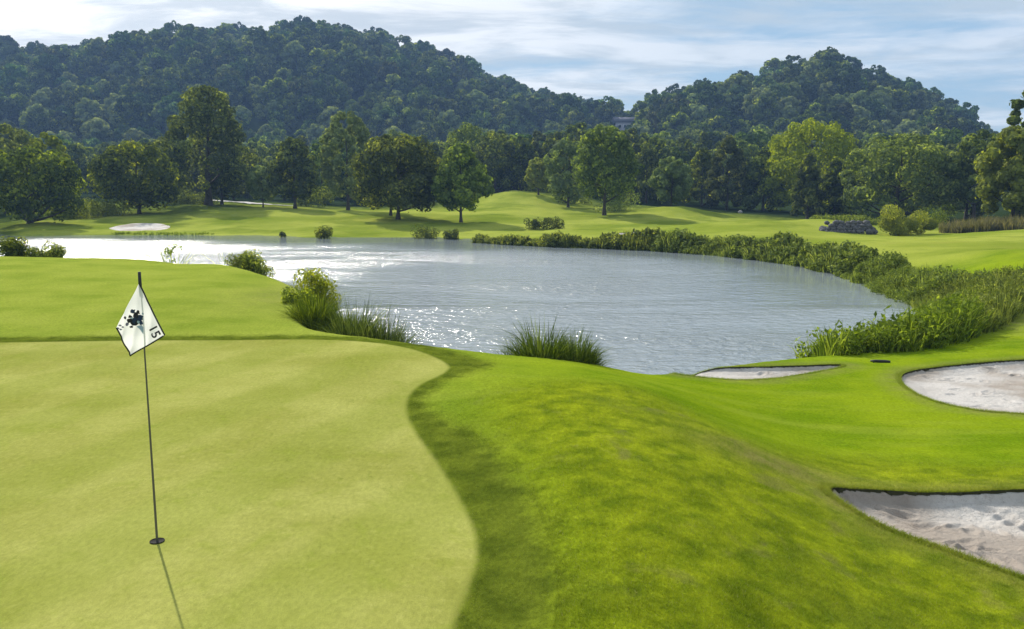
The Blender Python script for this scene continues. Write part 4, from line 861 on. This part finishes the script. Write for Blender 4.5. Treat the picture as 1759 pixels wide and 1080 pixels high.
# ------------------------------------------------------------------ dark bar on the grass between the two right bunkers
M_bar = simple('dark_metal', (.02, .02, .02), .6)
pb_ = W(1512, 622, -1.2); zb_ = gz(pb_[0], pb_[1])
L_ = X(1528, 622, pb_[1]) - X(1496, 622, pb_[1])
V, Fq = tube([(-L_ / 2, .03, .035), (-L_ / 4, .01, .037), (L_ / 4, -.01, .033), (L_ / 2, -.04, .03)], [.02, .034, .034, .025], 8)
root = empty('marker_bar', (pb_[0], pb_[1], zb_)); tag(root, 'short dark bar lying on the grass between the two far bunkers', 'bar')
link('bar', mesh_np('bar', V, [Fq, np.array([list(range(7, -1, -1))]), np.array([list(range(24, 32))])], M_bar, smooth=True), root)
for sx in (-1, 1):
    V, Fq = tube([(sx * L_ * .35, .0, -.06), (sx * L_ * .35, 0, .04)], [.012, .012], 6); link('peg', mesh_np('peg', V, [Fq], M_bar), root)

# ------------------------------------------------------------------ hole and flagstick
base = W(270, 930, 0); hz0 = gz(base[0], base[1]); bx_, by_ = base[0], base[1]
M_hole = simple('hole_shade', (.006, .005, .005), 1); M_stick = simple('fibreglass', (.10, .095, .08), .35); M_grip = simple('black_sleeve', (.012, .012, .012), .5)
hole = empty('hole', (bx_, by_, hz0)); tag(hole, 'round golf hole cut in the green at the foot of the flagstick', 'hole')
# the ground mesh stays whole: the cup is a shallow dish, coloured dark for the shade down the hole, whose rim stands proud of the turf by a few millimetres
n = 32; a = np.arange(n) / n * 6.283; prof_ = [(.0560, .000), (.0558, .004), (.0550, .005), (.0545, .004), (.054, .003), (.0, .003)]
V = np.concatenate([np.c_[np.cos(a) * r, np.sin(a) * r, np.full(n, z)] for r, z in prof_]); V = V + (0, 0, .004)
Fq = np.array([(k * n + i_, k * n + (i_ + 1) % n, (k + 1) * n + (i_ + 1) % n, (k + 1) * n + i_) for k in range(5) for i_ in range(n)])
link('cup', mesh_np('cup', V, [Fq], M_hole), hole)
fs = empty('flagstick', (bx_, by_, hz0)); tag(fs, 'thin flagstick with a white number 15 flag standing in the hole', 'flagstick')
V, Fq = tube([(0, 0, .005), (0, 0, .5), (0, 0, 1.2), (0, 0, 2.02)], [.0095, .0085, .0065, .0050], 12); link('pole', mesh_np('pole', V, [Fq], M_stick, smooth=True), fs)
V, Fq = tube([(0, 0, 1.98), (0, 0, 2.05), (0, 0, 2.13), (0, 0, 2.132)], [.013, .012, .011, .001], 12); link('sleeve', mesh_np('sleeve', V, [Fq], M_grip, smooth=True), fs)
# cloth: hangs from the top corner just in front of the pole, gently folded down its middle
def fl(px, py, off): v = D(px, py, by_ - off); return np.array([v[0] - bx_, v[1] - by_, v[2] - hz0])
c_top, c_right, c_bot, c_left = fl(239, 486, .015), fl(284, 575, .06), fl(226, 610, .05), fl(202, 562, .10)
def cloth(u, v):       # u along top->right, v along top->left
    p = (c_top * (1 - u) * (1 - v) + c_right * u * (1 - v) + c_left * (1 - u) * v + c_bot * u * v)
    f_ = math.sin((u - v) * 5.5 + .6) * .020 * min(1, (u + v) * 1.2); f2 = math.sin((u + v) * 7 + u * 3) * .006
    w_ = .035 * u * v * (1 - u) * 2
    return p + np.array([math.sin(v * 6) * .004 * u, -abs(f_) * .9 - .004 + f2, 0]) + np.array([0, 0, -w_ * .2])
nn = 26; G = np.array([[cloth(i_ / nn, j_ / nn) for j_ in range(nn + 1)] for i_ in range(nn + 1)])
m_, g_, out_ = material('flag_cloth')
df = g_.new('ShaderNodeBsdfDiffuse'); df.inputs[0].default_value = (.82, .82, .84, 1); tr = g_.new('ShaderNodeBsdfTranslucent'); tr.inputs[0].default_value = (.82, .82, .82, 1)
mx = g_.new('ShaderNodeMixShader'); mx.inputs[0].default_value = .5; g_.l.new(df.outputs[0], mx.inputs[1]); g_.l.new(tr.outputs[0], mx.inputs[2]); g_.l.new(mx.outputs[0], out_.inputs[0]); M_cloth = m_
i = (np.arange(nn)[:, None] * (nn + 1) + np.arange(nn)[None]).ravel(); qf = np.c_[i, i + 1, i + nn + 2, i + nn + 1]
cl = link('flag', mesh_np('flag', G.reshape(-1, 3), [qf], M_cloth, smooth=True), fs)
# black piping on three hems
M_pipe = simple('black_piping', (.010, .014, .010), .7)
edge = [cloth(t, 0) for t in np.linspace(0.0, 1, 18)] + [cloth(1, t) for t in np.linspace(.05, 1, 18)] + [cloth(t, 1) for t in np.linspace(.95, 0, 16)]
V, Fq = tube(edge, np.full(len(edge), .0058), 6); link('piping', mesh_np('piping', V, [Fq], M_pipe, smooth=True), cl)
# print: numerals and emblem follow the cloth just in front of it
M_ink = simple('dark_ink', (.012, .014, .022), .8); M_blue = simple('blue_ink', (.015, .035, .085), .8); M_lblue = simple('pale_blue_ink', (.30, .40, .48), .8); M_grey = simple('grey_ink', (.16, .16, .24), .8)
def inv_place(me_src_pts, cpx, cpy, ang, size):
    """flat print coordinates (pixels of the photo, rotated) -> on the cloth"""
    out = []
    A2 = np.array([[c_right[0] - c_top[0], c_left[0] - c_top[0]], [c_right[2] - c_top[2], c_left[2] - c_top[2]]]); ctr = fl(cpx, cpy, .05); ca, sa = math.cos(ang), math.sin(ang)
    for x, y in me_src_pts:
        X_ = ctr[0] + (x * ca - y * sa) * size; Z_ = ctr[2] + (x * sa + y * ca) * size
        uv = np.linalg.solve(A2, np.array([X_ - c_top[0], Z_ - c_top[2]]))
        u, v = uv
        for _ in range(4):                                            # the quad is not a parallelogram: refine
            p = cloth(float(u), float(v)); J = np.c_[(cloth(u + .01, v) - p)[[0, 2]] / .01, (cloth(u, v + .01) - p)[[0, 2]] / .01]
            du = np.linalg.solve(J, np.array([X_ - p[0], Z_ - p[2]])); u += du[0]; v += du[1]
        p = cloth(float(u), float(v)); out.append(p + np.array([0, -.004, 0]))
    return np.array(out)
def text_on_flag(txt, cpx, cpy, ang, size, mat, name):
    cu = bpy.data.curves.new('t', 'FONT'); cu.body = txt; cu.align_x = 'CENTER'; cu.align_y = 'CENTER'; cu.resolution_u = 3; cu.offset = .018
    ob = bpy.data.objects.new('t', cu); COL.objects.link(ob); dg = bpy.context.evaluated_depsgraph_get(); me_ = bpy.data.meshes.new_from_object(ob.evaluated_get(dg)); bpy.data.objects.remove(ob); bpy.data.curves.remove(cu)
    co = np.array([v.co[:2] for v in me_.vertices]); new = inv_place(co, cpx, cpy, ang, size); me_.vertices.foreach_set('co', new.astype(np.float32).ravel()); me_.materials.clear(); me_.materials.append(mat); me_.name = name
    return link(name, me_, cl)
PX = by_ / F
text_on_flag('15', 267.2, 568.6, R(-62), .098, M_ink, 'number')
def blob(pts, mat, name, dy=0):
    c = np.array(pts, float); ctr = c.mean(0); P_ = (c - ctr) * [1, -1] * PX; V_ = inv_place(np.vstack([P_, [[0, 0]]]), ctr[0], ctr[1], 0, 1.) + np.array([0, -dy, 0]); k = len(P_)
    return link(name, mesh_np(name, V_, [np.array([(i_, (i_ + 1) % k, k) for i_ in range(k)])], mat), cl)
re_ = random.Random(12)
def shard(cx_, cy_, r_, mat, dy=0, nm='emblem'):
    k_ = 9; blob([(cx_ + r_ * re_.uniform(.55, 1.25) * math.cos(t_ / k_ * 6.283), cy_ + r_ * re_.uniform(.55, 1.25) * math.sin(t_ / k_ * 6.283)) for t_ in range(k_)], mat, nm, dy)
for q_, (x_, y_, r_, m_) in enumerate([(238,549,6.5,M_blue),(244,545,5,M_blue),(233,553,5,M_ink),(236,541,4.2,M_ink),(231,534,3,M_blue),(240,536,3,M_ink),(226,549,3.4,M_ink),(219,544,1.8,M_ink),(222,555,2.2,M_grey),(246,553,3.4,M_blue),(249,538,1.5,M_lblue),(241,552,2,M_lblue),(230,545,1.6,M_lblue),(229,560,1.8,M_ink),(227,542,2.2,M_ink)]): shard(232 + (x_ - 232) * .92, y_, r_ * 1.38, m_, .0006 * q_)
blob([(236,560),(246,557),(249,561),(249,573),(243,564)], M_lblue, 'emblem')
for (x_, y_, s_) in [(212, 557, 1), (209.5, 561.5, 1), (215, 560.5, 1), (212.5, 564, .9)]:
    blob([(x_ - 2 * s_, y_ - 1), (x_ + .4, y_ - 2 * s_), (x_ + 2 * s_, y_ + .6), (x_ - .2, y_ + 1.6 * s_)], M_grey, 'emblem_lettering')

# ------------------------------------------------------------------ haze
V, Fq = box(-900, 900, -60, 900, -8, 175)
m_, g_, out_ = material('haze'); pv = g_.new('ShaderNodeVolumePrincipled'); pv.inputs['Color'].default_value = (.34, .56, 1.0, 1); pv.inputs['Density'].default_value = HAZE_DENSITY; pv.inputs['Anisotropy'].default_value = .1
g_.l.new(pv.outputs[0], out_.inputs['Volume']); tag(link('haze', mesh_np('haze', V, [Fq], m_)), kind='stuff', label='thin blue haze over the valley', cat='haze')
